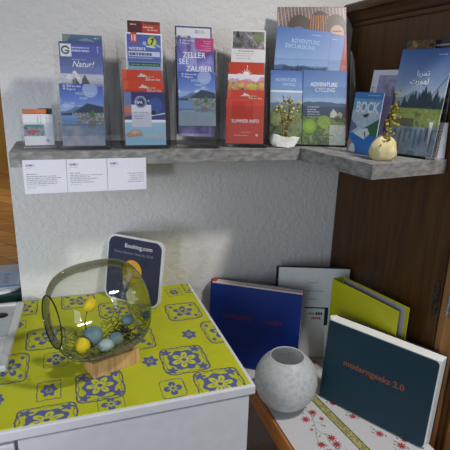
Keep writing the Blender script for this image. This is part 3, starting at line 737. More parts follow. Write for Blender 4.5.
# --- dried flower stones
def sprig_stone(x, y, z, label, stone_me, stone_mat, stems, top_mat, tufts, blossoms, mat2):
    r = tag(empty('flower_stone', Matrix.Translation((x, y, z))), label, 'ornament')
    link('stone', stone_me, stone_mat, r)
    bm = bmesh.new()
    for pts, rad in stems: tube_into(bm, pts, rad, 6)
    link('dried_stem', mesh(bm, smooth=True), M['dry_brown'], r)
    bm = bmesh.new()
    for c, s in tufts: 
        bmesh.ops.create_icosphere(bm, subdivisions=1, radius=s, matrix=Matrix.Translation(c) @ Euler((random.random() * 3, random.random() * 3, 0)).to_matrix().to_4x4() @ Matrix.Diagonal((1, .5, .8, 1)))
    link('dried_leaves', mesh(bm), top_mat, r)
    bm = bmesh.new()
    for c, s in blossoms:
        bmesh.ops.create_icosphere(bm, subdivisions=2, radius=s, matrix=Matrix.Translation(c) @ Matrix.Diagonal((1, .7, .8, 1)))
    link('blossoms', mesh(bm, smooth=True), mat2, r)
    return r
rnd = random.Random(8)
# left: jagged white stone with a bushy sprig
bm = bmesh.new()
outl = [(-.037, .016), (-.033, .033), (-.022, .031), (-.010, .026), (.006, .024), (.022, .026), (.038, .024), (.031, .010), (.024, .002), (.004, .000), (-.014, .002), (-.030, .003), (-.036, .008)]
f = []
for dy, sc in ((-.012, .82), (-.006, 1.0), (.006, 1.0), (.012, .82)):
    f.append([bm.verts.new((x * sc, dy, max(0, .014 + (z - .014) * (sc if z > .005 else 1)))) for x, z in outl])
for a, b in zip(f, f[1:]):
    for i in range(len(outl)): bm.faces.new((a[i], a[(i + 1) % len(outl)], b[(i + 1) % len(outl)], b[i]))
bm.faces.new(f[0]); bm.faces.new(f[-1])
stone_l = mesh(bm)
stems = []; tufts = []; bl = []
for k in range(9):
    a = rnd.uniform(-.9, .9); h = rnd.uniform(.05, .105)
    tip = (a * .034 + .002, rnd.uniform(-.006, .006), .024 + h)
    stems.append(([(rnd.uniform(-.01, .01), 0, .022), (tip[0] * .45, 0, .024 + h * .5), tip], [.0011, .0008, .0005]))
    for q in range(9): tufts.append(((tip[0] + rnd.gauss(0, .008), tip[1] + rnd.gauss(0, .004), tip[2] - abs(rnd.gauss(0, .022))), rnd.uniform(.0022, .0045)))
    for q in range(2): bl.append(((tip[0] + rnd.gauss(0, .007), tip[1] - .004, tip[2] - abs(rnd.gauss(0, .010))), rnd.uniform(.0025, .004)))
for q in range(14): tufts.append(((rnd.uniform(-.018, .022), rnd.uniform(-.008, .004), .025), .003))
sprig_stone(.524, -.183, SZ, 'jagged white stone with a bushy dried sprig before the hiking leaflet', stone_l, M['white_stone'], stems, M['dry_yellow_green'], tufts, bl, M['pale_blossom'])
# right: round cream stone with a tall twig
st = blob_mesh(.0315, .026, .027, .11, 3, 3, flat=-.016)
for v in st.vertices:
    if v.co.z > 0: v.co.x *= 1 - v.co.z * 9; v.co.z *= 1.35
st.transform(Matrix.Translation((0, 0, .016)))
tw = [(0, -.004, .036), (-.006, -.004, .050), (.004, -.004, .066), (.010, -.003, .086), (.012, -.002, .110), (.018, 0, .136)]
stems = [(tw, [.0022, .0019, .0018, .0016, .0013, .0008]), ([(.004, -.004, .066), (.014, -.008, .074), (.020, -.008, .070)], .0008), ([(.010, -.003, .086), (.001, -.006, .096), (-.004, -.006, .108)], .0009), ([(.012, -.002, .110), (.022, -.004, .118)], .0008), ([(-.006, -.004, .050), (-.012, -.010, .044), (-.004, -.016, .034), (.004, -.014, .040)], .001)]
tufts = []; bl = []
for k in range(46):
    i = rnd.choice((2, 3, 3, 4, 4, 5)); c = tw[i]; tufts.append(((c[0] + rnd.gauss(0, .006), c[1] + rnd.gauss(0, .004), c[2] + rnd.gauss(0, .009)), rnd.uniform(.002, .0042)))
for k in range(40): a_ = rnd.gauss(-.001, .009); tufts.append(((a_, -.009 + rnd.gauss(0, .005), .048 - abs(a_) * .6 + rnd.gauss(0, .003)), rnd.uniform(.0022, .004)))
for k in range(12):
    i = rnd.choice((2, 3, 4)); c = tw[i]; bl.append(((c[0] + rnd.gauss(.002, .008), c[1] - .004, c[2] + rnd.gauss(0, .008)), rnd.uniform(.0025, .0045)))
bl += [((.021, -.010, .073), .006)]
sprig_stone(.646, -.408, SZ, 'round cream stone with a tall dried twig on the shelf corner', st, M['cream_stone'], stems, M['ochre_lichen'], tufts, bl, M['dry_yellow_green'])

# ------------------------------------------------------------------ white cabinet with tablecloth
cb = tag(empty('cabinet', Matrix.Translation((0, 0, 0))), 'white lacquered cabinet against the wall under the yellow-green tablecloth', 'cabinet')
box('body', (-.62, -.505, .002), (.318, -.012, CT - .0205), M['white_lacquer'], cb, .002)
box('cabinet_top', (-.63, -.522, CT - .020), (.328, -.006, CT), M['white_lacquer'], cb, .0025)
box('front_panel', (-.106, -.5195, .05), (.316, -.506, CT - .023), M['white_lacquer'], cb, .0015)
dw = box('drawer', (-.60, -.523, .62), (-.112, -.506, CT - .026), M['white_lacquer'], cb, .002)
bm = bmesh.new(); box_into(bm, (-.42, -.548, .72), (-.30, -.54, .73), .003); 
for x in (-.41, -.31): box_into(bm, (x - .004, -.542, .721), (x + .004, -.5235, .729), .001)
link('handle', mesh(bm), M['silver_rim'], dw)

TX0, TX1, TY0, TY1 = -.165, .320, -.515, -.010
p = Pic(TX1 - TX0, TY1 - TY0, 850, base=(196, 199, 44))
p.mottle(-1, 9, 14, 3, [(188, 192, 40), (202, 205, 48), (194, 198, 58)], k=.7)
VI, VD, YE = (98, 105, 152), (104, 100, 112), (208, 210, 66)
def motif(cx, cy, w, h, kind, rot=0):
    """a printed tile: outlined square with a scalloped disc and a flower left out in the ground colour"""
    x, y = cx - TX0, TY1 - cy
    q = lambda: np.hypot((p.x - x) / (w / 2), (p.y - y) / (h / 2))
    X, Y = (p.x - x) / (w / 2), (p.y - y) / (h / 2)
    R = np.hypot(X, Y); A = np.arctan2(Y, X) + rot
    sq = np.maximum(abs(X), abs(Y)); rq = (abs(X) ** 6 + abs(Y) ** 6) ** (1 / 6.)
    wob = .025 * np.sin(A * 9 + cx * 40)
    if kind == 'big':
        p.put(abs(rq + wob * .6 - .96) < .032, VD); p.put(abs(rq - wob - .86) < .017, VD, .8)
        p.put(R < .70 + .05 * np.cos(8 * A), VI)
        for sx in (-1, 1):
            for sy in (-1, 1): 
                r2 = np.hypot(X - sx * .66, Y - sy * .66); a2 = np.arctan2(Y - sy * .66, X - sx * .66)
                p.put(r2 < .19 + .06 * np.cos(5 * a2), VI)
        p.put((R < .56 * abs(np.cos(3 * A)) ** .5) & (R > .11), YE)
        p.put((R < .40 * abs(np.cos(3 * A)) ** 2.5) & (R > .22), VI, .5); p.put(R < .07, VD)
    elif kind == 'tile':
        p.put(abs(rq + wob * .6 - .95) < .036, VD); p.put(abs(rq - wob - .84) < .018, VD, .8)
        p.put(R < .60 * abs(np.cos(2.5 * A)) ** .5, VI); p.put((R < .34 * abs(np.cos(2.5 * A)) ** .9) & (R > .12), YE, .8); p.put(R < .1, VD)
        for sx in (-1, 1):
            for sy in (-1, 1): p.put(np.hypot(X - sx * .6, Y - sy * .6) < .12, VI)
    elif kind == 'half':
        p.put(abs(rq - .94) < .03, VD)
        p.put((R < .72 * abs(np.cos(2 * A)) ** .4), VI); p.put((R < .4 * abs(np.cos(4 * A))) & (R > .1), YE); p.put(R < .12, VD)
    elif kind == 'small':
        p.put(abs(sq + wob - .92) < .045, VD, .9); p.put(R < .58 + .10 * np.cos(6 * A), VI); p.put((R < .30) & (R > .12), YE, .45)
    elif kind == 'bud':
        p.put(R < .72 + .14 * np.cos(6 * A), VI); p.put(sq < .45, VI); p.put((R < .30) & (R > .12), YE, .5)
for m in ((.2143, -.3949, .098, .104, 'big', .3), (.0371, -.4368, .092, .098, 'big', 0), (.2656, -.178, .088, .098, 'tile', .2), (.262, -.498, .098, .100, 'big', .1),
          (.326, -.300, .080, .110, 'tile', .4), (.334, -.030, .070, .090, 'tile', .1), (.128, -.282, .086, .100, 'tile', .6), (-.0655, -.2236, .086, .098, 'tile', .5), (.0111, -.045, .088, .09, 'tile', 0),
          (-.1251, -.050, .074, .092, 'tile', .3), (-.1317, -.3276, .072, .110, 'tile', .2), (-.058, -.510, .105, .080, 'big', .3), (.0234, -.2807, .05, .06, 'bud', 0), (.10, -.12, .086, .09, 'tile', .1),
          (.2692, -.0579, .042, .050, 'small', 0), (.2510, -.2959, .044, .052, 'bud', .3), (.1438, -.3821, .042, .050, 'bud', .1), (.1698, -.4862, .050, .060, 'half', 0), (.170, -.170, .036, .05, 'bud', 0),
          (-.1300, -.1422, .038, .044, 'small', 0), (-.0436, -.3193, .052, .062, 'half', 0), (-.0557, -.4253, .046, .062, 'small', 0), (.0520, -.500, .050, .05, 'half', 0), (-.1450, -.4300, .03, .05, 'bud', 0)):
    motif(*m)
me = printed_mesh(p, .0006, (196, 200, 40), horizontal=True, wave=lambda X, Z: .0006 * np.sin(X * 38) * np.sin(Z * 31 + 1) + .0007 + .0008 * np.exp(-((Z - .50) / .01) ** 2))
o = link('tablecloth', me, M['printed_cotton']); o.location = (TX0, TY0, CT + .0007)
tag(o, 'yellow-green tablecloth printed with violet flower tiles on the white cabinet', 'tablecloth')

# --- award plaque leaning at the wall
aw = tag(empty('award_plaque', frame(.0785, -.036, CT + .0022, -.76, .18)), 'dark navy award plaque with rounded corners behind the glass globe', 'award')
link('plaque_body', rounded_slab_mesh(0, 0, .176, .177, .0012, .008, .024, 8), M['white_plastic'], aw)
fc = link('plaque_face', rounded_slab_mesh(.005, .005, .1700, .172, -.0002, .0012, .021, 8), M['navy_plaque'], aw)
text('Booking.com', .0165, .056, .1470, M['white_ink'], fc, y=-.0006, bold=0)
text('Guest Review Awards 2018', .0108, .024, .1300, M['grey_ink'], fc, y=-.0006, name='award_text')
bm = bmesh.new(); bmesh.ops.create_circle(bm, cap_ends=True, segments=48, radius=.0300, matrix=Matrix.Translation((.085, -.0006, .086)) @ Matrix.Rotation(PI / 2, 4, 'X'))
bmesh.ops.solidify(bm, geom=bm.faces[:], thickness=.0003)
link('score_disc', mesh(bm), M['gold_yellow'], fc)
text('9.4', .0300, .085, .076, M['white_ink'], fc, y=-.0012, align='CENTER', bold=0, name='score_text')

# --- glass globe on its wooden block
gx, gy, gz = .042, -.369, .9775
axis = Vector((-.935, -.34, .0)).normalized()
gt = tag(empty('glass_terrarium', Matrix.Translation((.067, -.376, CT + .0022))), 'clear glass globe lying on a wooden block with its open mouth to the left', 'terrarium')
def off(v): return Vector(v) - Vector((.067, -.376, CT + .0022))
key = [(-.0885, .055), (-.085, .068), (-.074, .0825), (-.057, .0915), (-.032, .0962), (-.004, .0970), (.022, .0962), (.046, .0915), (.064, .0830), (.077, .0700), (.084, .0570), (.0875, .0520), (.0895, .0510)]
kt = np.array([k[0] for k in key]); kr = np.array([k[1] for k in key])
def smooth_profile(n=48):
    out = []
    for i in range(len(key) - 1):
        p0, p1, p2, p3 = [np.array(key[min(max(i + q, 0), len(key) - 1)]) for q in (-1, 0, 1, 2)]
        for k in range(4):
            t = k / 4
            out.append(tuple(.5 * (2 * p1 + (p2 - p0) * t + (2 * p0 - 5 * p1 + 4 * p2 - p3) * t * t + (3 * p1 - p0 - 3 * p2 + p3) * t ** 3)))
    return out + [key[-1]]
def prof_at(t):     # radius of the globe at distance t along its axis
    return float(np.interp(t, kt, kr))
outer = [(r, t) for t, r in smooth_profile()]
prof = [(0, -.0885)] + outer
me = lathe_mesh(prof, 72)
rot = axis.to_track_quat('Z', 'Y').to_matrix().to_4x4()
gl = link('glass_globe', me, M['smoked_glass'], gt, Matrix.Translation(off((gx, gy, gz))) @ rot)
bm = bmesh.new()
n = 64; rr = outer[-1][0]
tube_into(bm, [(rr * math.cos(2 * PI * k / n), rr * math.sin(2 * PI * k / n), .0895) for k in range(n + 1)], .0016, 8)
link('mouth_rim', mesh(bm, smooth=True), M['glass_edge'], gl)
bk = bmesh.new()
# block with a shallow cradle: cross-section swept along its length
L, Dp, Hh = .101, .046, .033
sec = [(-Dp / 2, 0), (Dp / 2, 0), (Dp / 2, Hh)] + [(Dp / 2 - .004 - k * (Dp - .008) / 10, Hh - .006 * math.sin(PI * (k + .0) / 10)) for k in range(11)] + [(-Dp / 2, Hh)]
a = [bk.verts.new((-L / 2, y, z)) for y, z in sec]; b = [bk.verts.new((L / 2, y, z)) for y, z in sec]
bk.faces.new(a); bk.faces.new(b)
for i in range(len(sec)): bk.faces.new((a[i], a[(i + 1) % len(sec)], b[(i + 1) % len(sec)], b[i]))
link('wooden_block', mesh(bk), M['beech_block'], gt, Matrix.Translation((.0, .0, 0)) @ Matrix.Rotation(.342, 4, 'Z'))

# what lies inside the globe
def inside(name, me, mat, loc, label, cat, group=None, rot=(0, 0, 0)):
    o = link(name, me, mat); o.location = loc; o.rotation_euler = rot
    return tag(o, label, cat, group)
bm = bmesh.new(); rnd = random.Random(5)
for k in range(190):
    u = rnd.uniform(-.065, .07); v = rnd.uniform(-.05, .05)
    c = Vector((gx, gy, 0)) - axis * u + Vector((.34, -.935, 0)) * v
    rad = prof_at(u) - .006
    zb = gz - math.sqrt(max(rad * rad - v * v, 1e-5)) + .003
    zz = zb + rnd.uniform(0, .022); a = rnd.uniform(0, 2 * PI); l = rnd.uniform(.012, .026)
    pts = []
    for q in (-1, -.3, .4, 1):
        w = c + Vector((math.cos(a), math.sin(a), 0)) * l * q * .6
        uu = -(w - Vector((gx, gy, 0))).dot(axis); vv = (w - Vector((gx, gy, 0))).dot(Vector((.34, -.935, 0)))
        rr2 = (prof_at(min(max(uu, -.09), .09)) - .006); zmin = gz - math.sqrt(max(rr2 * rr2 - vv * vv, 1e-5)) + .002
        pts.append((w.x, w.y, max(zz + rnd.gauss(0, .004), zmin)))
    tube_into(bm, pts, .0010, 4)
o = link('nest_straw', mesh(bm), M['grass_straw']); tag(o, 'green and grey straw lying in the bottom of the glass globe', 'straw', kind='stuff')
bm = bmesh.new()
for k in range(46):
    c = Vector((.092, -.365, .912)); a = rnd.uniform(0, 2 * PI); l = rnd.uniform(.012, .026)
    pts = [c + Vector((math.cos(a) * l * q + rnd.gauss(0, .004), math.sin(a) * l * q * .8, rnd.gauss(0, .009))) for q in (-1, 0, 1)]
    tube_into(bm, pts, .001, 4)
o = link('twig_tangle', mesh(bm), M['dark_twig']); tag(o, 'tangle of dark twigs at the closed end of the globe', 'twigs', kind='stuff')
G = 'pebbles inside the glass globe'
inside('pebble', blob_mesh(.0205, .018, .0195, .05, 1), M['blue_grey_pebble'], (.031, -.392, .934), 'largest blue-grey pebble in the globe, between the yellow buds', 'pebble', G)
inside('pebble', blob_mesh(.017, .014, .012, .08, 2), M['pale_pebble'], (.054, -.401, .914), 'pale blue pebble just right of the largest one in the globe', 'pebble', G)
inside('pebble', blob_mesh(.015, .014, .013, .08, 4), M['blue_grey_pebble'], (.075, -.392, .919), 'small blue-grey pebble beside the dark twigs in the globe', 'pebble', G)
inside('pebble', blob_mesh(.010, .010, .008, .08, 5), M['brown_pebble'], (.018, -.405, .905), 'small brown pebble under the lower yellow bud', 'pebble', G)
inside('pebble', blob_mesh(.013, .012, .012, .08, 6), M['blue_grey_pebble'], (.104, -.35, .935), 'blue-grey pebble against the closed end of the globe', 'pebble', G)
def bud(x, y, z, s, lean, stem_to, label):
    r = tag(empty('yellow_bud', Matrix.Translation((x, y, z))), label, 'flower', 'yellow buds inside the glass globe')
    me = lathe_mesh([(0, -1), (.45, -.93), (.82, -.6), (1, -.1), (.92, .35), (.62, .75), (.3, .95), (0, 1.05)], 20)
    for v in me.vertices:
        a = math.atan2(v.co.y, v.co.x); k = 1 + .10 * math.cos(3 * a) * (v.co.z + 1) * .5; v.co.x *= k; v.co.y *= k; v.co.z += .12 * math.cos(3 * a) * max(0, v.co.z)
    me.transform(Matrix.Diagonal((s * .92, s * .92, s * 1.02, 1)))
    link('petals', me, M['yellow_petals'], r, Euler((0, lean, 0)).to_matrix().to_4x4())
    bm = bmesh.new(); e = Vector(stem_to) - Vector((x, y, z)); st0 = Vector((-math.sin(lean) * s, 0, -math.cos(lean) * s))
    tube_into(bm, [st0, (st0 + e) / 2 + Vector((-.004, 0, 0)), e], .0014, 6); link('stem', mesh(bm, smooth=True), M['dark_twig'], r)
bud(.0285, -.388, .998, .0128, .45, (.020, -.392, .940), 'yellow bud standing on a thin stem, the higher one in the globe')
bud(.0105, -.412, .926, .0150, -.12, (.022, -.41, .892), 'yellow bud lying low beside the largest pebble in the globe')

# --- things at the left end of the cabinet

tr = tag(empty('silver_tray', frame(-.440, -.3278, CT + .0030, -.05)), 'silver plastic box lid with a dark grip hole lying on the tablecloth', 'tray')
TW, TD, TH = .304, .300, .015
bm = bmesh.new()
box_into(bm, (TW - .017, 0, 0), (TW, TD, TH), .004); box_into(bm, (0, 0, 0), (.017, TD, TH), .004)
box_into(bm, (.016, TD - .012, 0), (TW - .016, TD, TH), .004); box_into(bm, (.016, 0, 0), (TW - .016, .012, TH), .004)
link('rim', mesh(bm), M['silver_rim'], tr)
bm = bmesh.new()
nx, ny = 24, 20
g = [[bm.verts.new((.016 + (TW - .032) * i / nx, .128 + (TD - .140) * j / ny, .010 + .006 * math.sin(PI * i / nx) ** .5 * math.sin(PI * j / ny) ** .5)) for i in range(nx + 1)] for j in range(ny + 1)]
for j in range(ny):
    for i in range(nx): bm.faces.new((g[j][i], g[j][i + 1], g[j + 1][i + 1], g[j + 1][i]))
link('raised_panel', mesh(bm, smooth=True), M['silver_plastic'], tr)
box('white_panel', (.016, .012, .003), (TW - .016, .126, .013), M['white_plastic'], tr, .002)
bm = bmesh.new(); bmesh.ops.create_uvsphere(bm, u_segments=24, v_segments=12, radius=1, matrix=Matrix.Translation((.256, .232, .0125)) @ Matrix.Diagonal((.020, .016, .003, 1)))
link('grip_hole', mesh(bm, smooth=True), M['black_plastic'], tr)

cs = tag(empty('console_table', Matrix.Translation((-.131, .015, 0))), 'white console table beyond the end of the wall', 'table')
box('tabletop', (-.62, 0, .812), (0, .30, .838), M['white_lacquer'], cs, .002)
for x in (-.60, -.05):
    for y in (.02, .24): box('leg', (x, y, 0), (x + .04, y + .04, .812), M['white_lacquer'], cs, .002)
gb = tag(box('flat_box', (-.42, .018, .8385), (-.133, .19, .862), M['dark_green_board'], None, .002), 'dark green flat box under the white dish beyond the wall end', 'box')
me = rounded_slab_mesh(-.40, .0, -.133, .165, 0, .008, .06, 8)
me.transform(Matrix.Translation((0, .020, .8705)) @ Matrix.Rotation(-PI / 2, 4, 'X'))
dish = tag(link('flat_dish', me, M['white_plastic']), 'white flat dish with a rounded rim holding a printed pad beyond the wall end', 'dish')
p = Pic(.24, .118, base=(186, 200, 222)); p.frame(0, 0, .24, .118, .004, (206, 220, 234)); p.rect(0, .108, .24, .118, (120, 156, 196))
for k in range(7): p.greek(.03 + k * .028, .046 + k * .028, .022, 5, .015, .008, (120, 130, 156), k)
me = printed_mesh(p, .004, horizontal=True)
pad = link('printed_pad', me, M['coated_print']); pad.location = (-.380, .040, .8752)
tag(pad, 'pale blue printed pad lying in the white dish beyond the wall end', 'paper pad')

# ------------------------------------------------------------------ low wooden table with an embroidered cloth
tb = tag(empty('wooden_table', Matrix.Translation((.457, -.62, 0))), 'low honey-brown wooden table under the embroidered cloth beside the wardrobe', 'table')
box('tabletop', (0, 0, BT - .024), (.328, .612, BT), M['honey_wood'], tb, .003)
box('apron', (.012, .02, BT - .075), (.030, .59, BT - .0245), M['honey_wood'], tb, .002)
box('apron', (.298, .02, BT - .075), (.316, .59, BT - .0245), M['honey_wood'], tb, .002)
for x in (.008, .282):
    for y in (.010, .566): box('leg', (x, y, 0), (x + .036, y + .036, BT - .0245), M['honey_wood'], tb, .003)
lsh = empty('lower_shelf', Matrix.Identity(4)); lsh.parent = tb; lsh.matrix_local = Matrix.Translation((0, 0, .20))
for k in range(6): box('slat', (.010, .055 + k * .086, 0), (.318, .055 + k * .086 + .070, .018), M['dark_slat_wood'], lsh, .002)
CX0, CX1, CY0, CY1 = .4615, .782, -.605, -.012
p = Pic(CX1 - CX0, CY1 - CY0, 800, base=(216, 214, 216))
p.mottle(-1, 9, 200, 3, [(210, 208, 210), (220, 218, 220)], k=.6)
cx = lambda x: x - CX0
cy = lambda y: CY1 - y
p.rect(0, 0, .0035, 9, (126, 40, 34)); p.rect(.0035, 0, .0050, 9, (220, 200, 190))
def band(x0, y0, x1, y1, w, c, o=0.0):
    dx, dy = x1 - x0, y1 - y0; L = math.hypot(dx, dy); nx, ny = -dy / L, dx / L
    P = [(x0 + nx * (o - w / 2), y0 + ny * (o - w / 2)), (x1 + nx * (o - w / 2), y1 + ny * (o - w / 2)), (x1 + nx * (o + w / 2), y1 + ny * (o + w / 2)), (x0 + nx * (o + w / 2), y0 + ny * (o + w / 2))]
    p.poly([(cx(a), cy(b)) for a, b in P], c)
ra = (.580, -.10, .634, -.605)
band(*ra, .0240, (52, 46, 40)); band(*ra, .0190, (150, 146, 82))
n = p.noise(220, 9); m = (n > .52) & (abs(p.a[..., 0] - 150) < 2) & (abs(p.a[..., 2] - 82) < 2); p.a[m] = (188, 182, 120)
def flower(x, y, r, c=(176, 44, 60), seed=0):
    X, Y = p.x - cx(x), p.y - cy(y); R = np.hypot(X, Y) / r; A = np.arctan2(Y, X) + seed
    p.put(R < .72 + .28 * np.cos(9 * A), c); p.put((R < .26), (186, 96, 70)); p.put(R < .14, (96, 40, 40))
def sprig(pts):
    for (a, b), (c, d) in zip(pts, pts[1:]): p.line(cx(a), cy(b), cx(c), cy(d), .0013, (120, 136, 110))
def leafs(x, y, a, s=.006):
    p.poly([(cx(x), cy(y)), (cx(x + s * math.cos(a)), cy(y + s * math.sin(a))), (cx(x + s * 1.7 * math.cos(a + .4)), cy(y + s * 1.7 * math.sin(a + .4))), (cx(x + s * math.cos(a + .8)), cy(y + s * math.sin(a + .8)))], (112, 130, 104))
for oy in (0.0, -.118, .150):
    sprig([(.556, -.335 + oy), (.561, -.355 + oy), (.556, -.380 + oy), (.548, -.405 + oy), (.536, -.430 + oy), (.530, -.455 + oy)])
    sprig([(.548, -.405 + oy), (.552, -.425 + oy), (.566, -.440 + oy)]); sprig([(.556, -.38 + oy), (.543, -.372 + oy)]); sprig([(.556, -.375 + oy), (.572, -.362 + oy)]); sprig([(.556, -.385 + oy), (.575, -.394 + oy)])
    flower(.5395, -.3700 + oy, .0130, seed=.2); flower(.5690, -.3520 + oy, .0125, (168, 38, 56), .5); flower(.5795, -.3800 + oy, .0075); flower(.5360, -.4080 + oy, .0055); flower(.5680, -.4480 + oy, .0130, seed=1); flower(.5330, -.4600 + oy, .0120, seed=2)
    for k, (a, b, t) in enumerate(((.548, -.352, 2), (.560, -.366, 0), (.552, -.394, 3), (.566, -.398, 5), (.545, -.418, 3.6), (.556, -.430, 5.5), (.540, -.437, .3), (.562, -.335, 1.2), (.570, -.410, .4))): leafs(a, b + oy, t)
for fx, fy, fr in ((.690, -.470, .012), (.715, -.520, .013), (.735, -.505, .010), (.700, -.545, .008), (.662, -.395, .012), (.640, -.335, .010), (.690, -.145, .012), (.670, -.170, .010), (.65, -.10, .011), (.72, -.09, .011)):
    flower(fx, fy, fr, seed=fx * 9); leafs(fx + .012, fy - .006, 4); leafs(fx - .014, fy + .004, 1); leafs(fx, fy + .014, 2.2)
    sprig([(fx, fy), (fx - .006, fy + .03)])
me = printed_mesh(p, .0007, (214, 212, 214), horizontal=True, wave=lambda X, Z: .0006 + .0004 * np.sin(X * 40 + Z * 9))
o = link('embroidered_cloth', me, M['printed_cotton']); o.location = (CX0, CY0, BT + .0009)
tag(o, 'white cloth embroidered with red flowers and a gold band on the low wooden table', 'tablecloth')
BZ = BT + .0022

# --- frosted globe vase
R = .082
pr = []
for k in range(33):
    a = -PI / 2 + .36 + k / 32 * (PI / 2 + .98 - .36 + 0)
    pr.append((R * math.cos(a), R + R * math.sin(a)))
b0 = pr[0]
zoff = b0[1]
outp = [(0, 0), (b0[0] - .004, 0)] + [(r, z - zoff) for r, z in pr]
topr, topz = outp[-1]
outp += [(topr - .0015, topz + .0028), (topr - .0040, topz + .0018)]
innp = [(r * .955, (z - zoff) * .965 + .003) for r, z in pr[::-1]]
vs = tag(link('globe_vase', lathe_mesh(outp + innp + [(0, .005)], 64), M['frosted_etched_glass']), 'frosted glass globe vase with etched leaves standing on the embroidered cloth', 'vase')
vs.location = (.512, -.300, BZ)

# --- books
def book(mx, W, H, T, cover, page, label, inset=(.003, .003, .004), front=None, corner=.004, group=None, spine=True, back=None, cat='book'):
    """stands upright with its spine at local x = 0"""
    r = tag(empty('book', mx), label, cat, group)
    c = .0028
    fw, fh = front or (W, H)
    link('front_cover', rounded_slab_mesh(0, 0, fw, fh, 0, c, .004, 5, (0.002, corner, corner, .002)), cover, r)
    link('back_cover', rounded_slab_mesh(0, 0, W, H, T - c, T, .004, 5, (0.002, corner, corner, .002)), back or cover, r)
    bm = bmesh.new(); box_into(bm, (inset[0], c + .0002, inset[1]), (W - inset[2], T - c - .0002, H - inset[2]), .0008, 1)
    link('page_block', mesh(bm), page, r)
    if spine:
        bm = bmesh.new()
        pts = [(0, 0)] + [(-.006 * math.sin(PI * k / 8), T * k / 8) for k in range(1, 8)] + [(0, T)] + [(.0020, T)] + [(.0020 - .006 * math.sin(PI * k / 8), T * k / 8) for k in range(7, 0, -1)] + [(.0020, 0)]
        a = [bm.verts.new((x, y, 0)) for x, y in pts]; b = [bm.verts.new((x, y, H)) for x, y in pts]
        bm.faces.new(a); bm.faces.new(b)
        for i in range(len(pts)): bm.faces.new((a[i], a[(i + 1) % len(pts)], b[(i + 1) % len(pts)], b[i]))
        link('spine', mesh(bm), back or cover, r)
    return r
def stand(x, y, yaw, tilt, T): return frame(x, y, BZ + T * math.sin(tilt), yaw, tilt)
# teal book, nearest the viewer
T = .040
bt = book(stand(.6188, -.2974, -1.0713, .0818, T), .2875, .2275, T, M['teal_cover_board'], M['white_page'], 'large teal hardback with orange lettering leaning before the wardrobe', inset=(.002, .001, .002), front=(.2825, .2222), corner=.010, spine=False, back=M['navy_board'])
text('moderngeeks 2.0', .0215, .056, .118, M['orange_ink'], bt, y=-.0005, squash=1.08, bold=.0005, roll=.0)
bm = bmesh.new()
pts = [(.002 - .010 * math.sin(PI * k / 10), .0032 + (T - .0064) * k / 10) for k in range(11)] + [(.004, T - .0032), (.004, .0032)]
a = [bm.verts.new((x, y, .001)) for x, y in pts]; b = [bm.verts.new((x, y, .2268)) for x, y in pts]
bm.faces.new(a); bm.faces.new(b)
for i in range(len(pts)): bm.faces.new((a[i], a[(i + 1) % len(pts)], b[(i + 1) % len(pts)], b[i]))
link('spine', mesh(bm), M['white_page'], bt)
# royal blue book
T = .036
bb = book(stand(.3758, -.050, -.60, .080, T), .268, .255, T, M['royal_blue_board'], M['cream_page'], 'royal blue hardback with dull red lettering between the cabinet and the white book', inset=(.002, .001, .0008), front=(.268, .2505), corner=.002)
text('HOTELIERS', .0165, .040, .150, M['dull_red_ink'], bb, y=-.0005, squash=1.03); text('LOBBY', .0165, .168, .148, M['dull_red_ink'], bb, y=-.0005, squash=1.0)
bm = bmesh.new(); box_into(bm, (-.0005, .004, .2515), (.012, T - .003, .2562), .001); link('headband', mesh(bm), M['red_band'], bb)
# white book at the back
T = .020
bw = book(stand(.5827, -.082, -.352, .100, T), .2150, .2885, T, M['white_board'], M['white_page'], 'large white hardback standing against the wall behind the blue book', inset=(.002, .001, .003), corner=.002, back=M['navy_board'])
bm = bmesh.new(); box_into(bm, (.085, -.0006, .1615), (.158, .0002, .1655), 0); box_into(bm, (.147, -.0006, .108), (.158, .0002, .1655), 0)
link('cover_frame', mesh(bm), M['teal_cover_board'], bw)
bm = bmesh.new()
for x0, x1, z in ((.088, .120, .242), (.070, .140, .216), (.090, .120, .190)): box_into(bm, (x0, -.0005, z), (x1, .0002, z + .0022))
link('fine_print', mesh(bm), M['pale_grey_ink'], bw)
bm = bmesh.new()
for k, (x0, x1) in enumerate(((.098, .101), (.1025, .107), (.108, .1105), (.112, .1165))): box_into(bm, (x0, -.0005, .141), (x1, .0002, .1475))
link('lettering', mesh(bm), M['grey_ink'], bw)
bm = bmesh.new()
for k, (x0, x1) in enumerate(((.120, .126), (.1275, .1335), (.135, .140))): box_into(bm, (x0, -.0005, .141), (x1, .0002, .149))
link('lettering', mesh(bm), M['dark_ink'], bw)
bm = bmesh.new()
for k, (x0, x1) in enumerate(((.108, .1115), (.113, .118), (.1195, .123), (.1245, .129), (.131, .136))): box_into(bm, (x0, -.0005, .127), (x1, .0002, .1335))
link('lettering', mesh(bm), M['red_band'], bw)
# lime yellow folder, standing open
fo = tag(empty('folder', Matrix.Translation((.700, -.188, BZ))), 'lime yellow folder standing half open between the white book and the wardrobe', 'folder')
def leaf(x0, y0, x1, y1, z0, z1, name, mat, t=.0026, e0=0.0, e1=0.0):
    """an upright board from (x0, y0) to (x1, y1), its heights z0 at the start and z1 at the end"""
    dx, dy = x1 - x0, y1 - y0; L = math.hypot(dx, dy); nx, ny = -dy / L * t, dx / L * t
    bm = bmesh.new()
    a = [bm.verts.new(v) for v in ((x0, y0, e0), (x1, y1, e1), (x1, y1, z1), (x0, y0, z0))]
    b = [bm.verts.new(v) for v in ((x0 + nx, y0 + ny, e0), (x1 + nx, y1 + ny, e1), (x1 + nx, y1 + ny, z1), (x0 + nx, y0 + ny, z0))]
    bm.faces.new(a); bm.faces.new(b)
    for i in range(4): bm.faces.new((a[i], a[(i + 1) % 4], b[(i + 1) % 4], b[i]))
    return link(name, mesh(bm), mat, fo)
leaf(0, 0, .052, -.217, .2935, .289, 'front_cover', M['lime_yellow_board'])
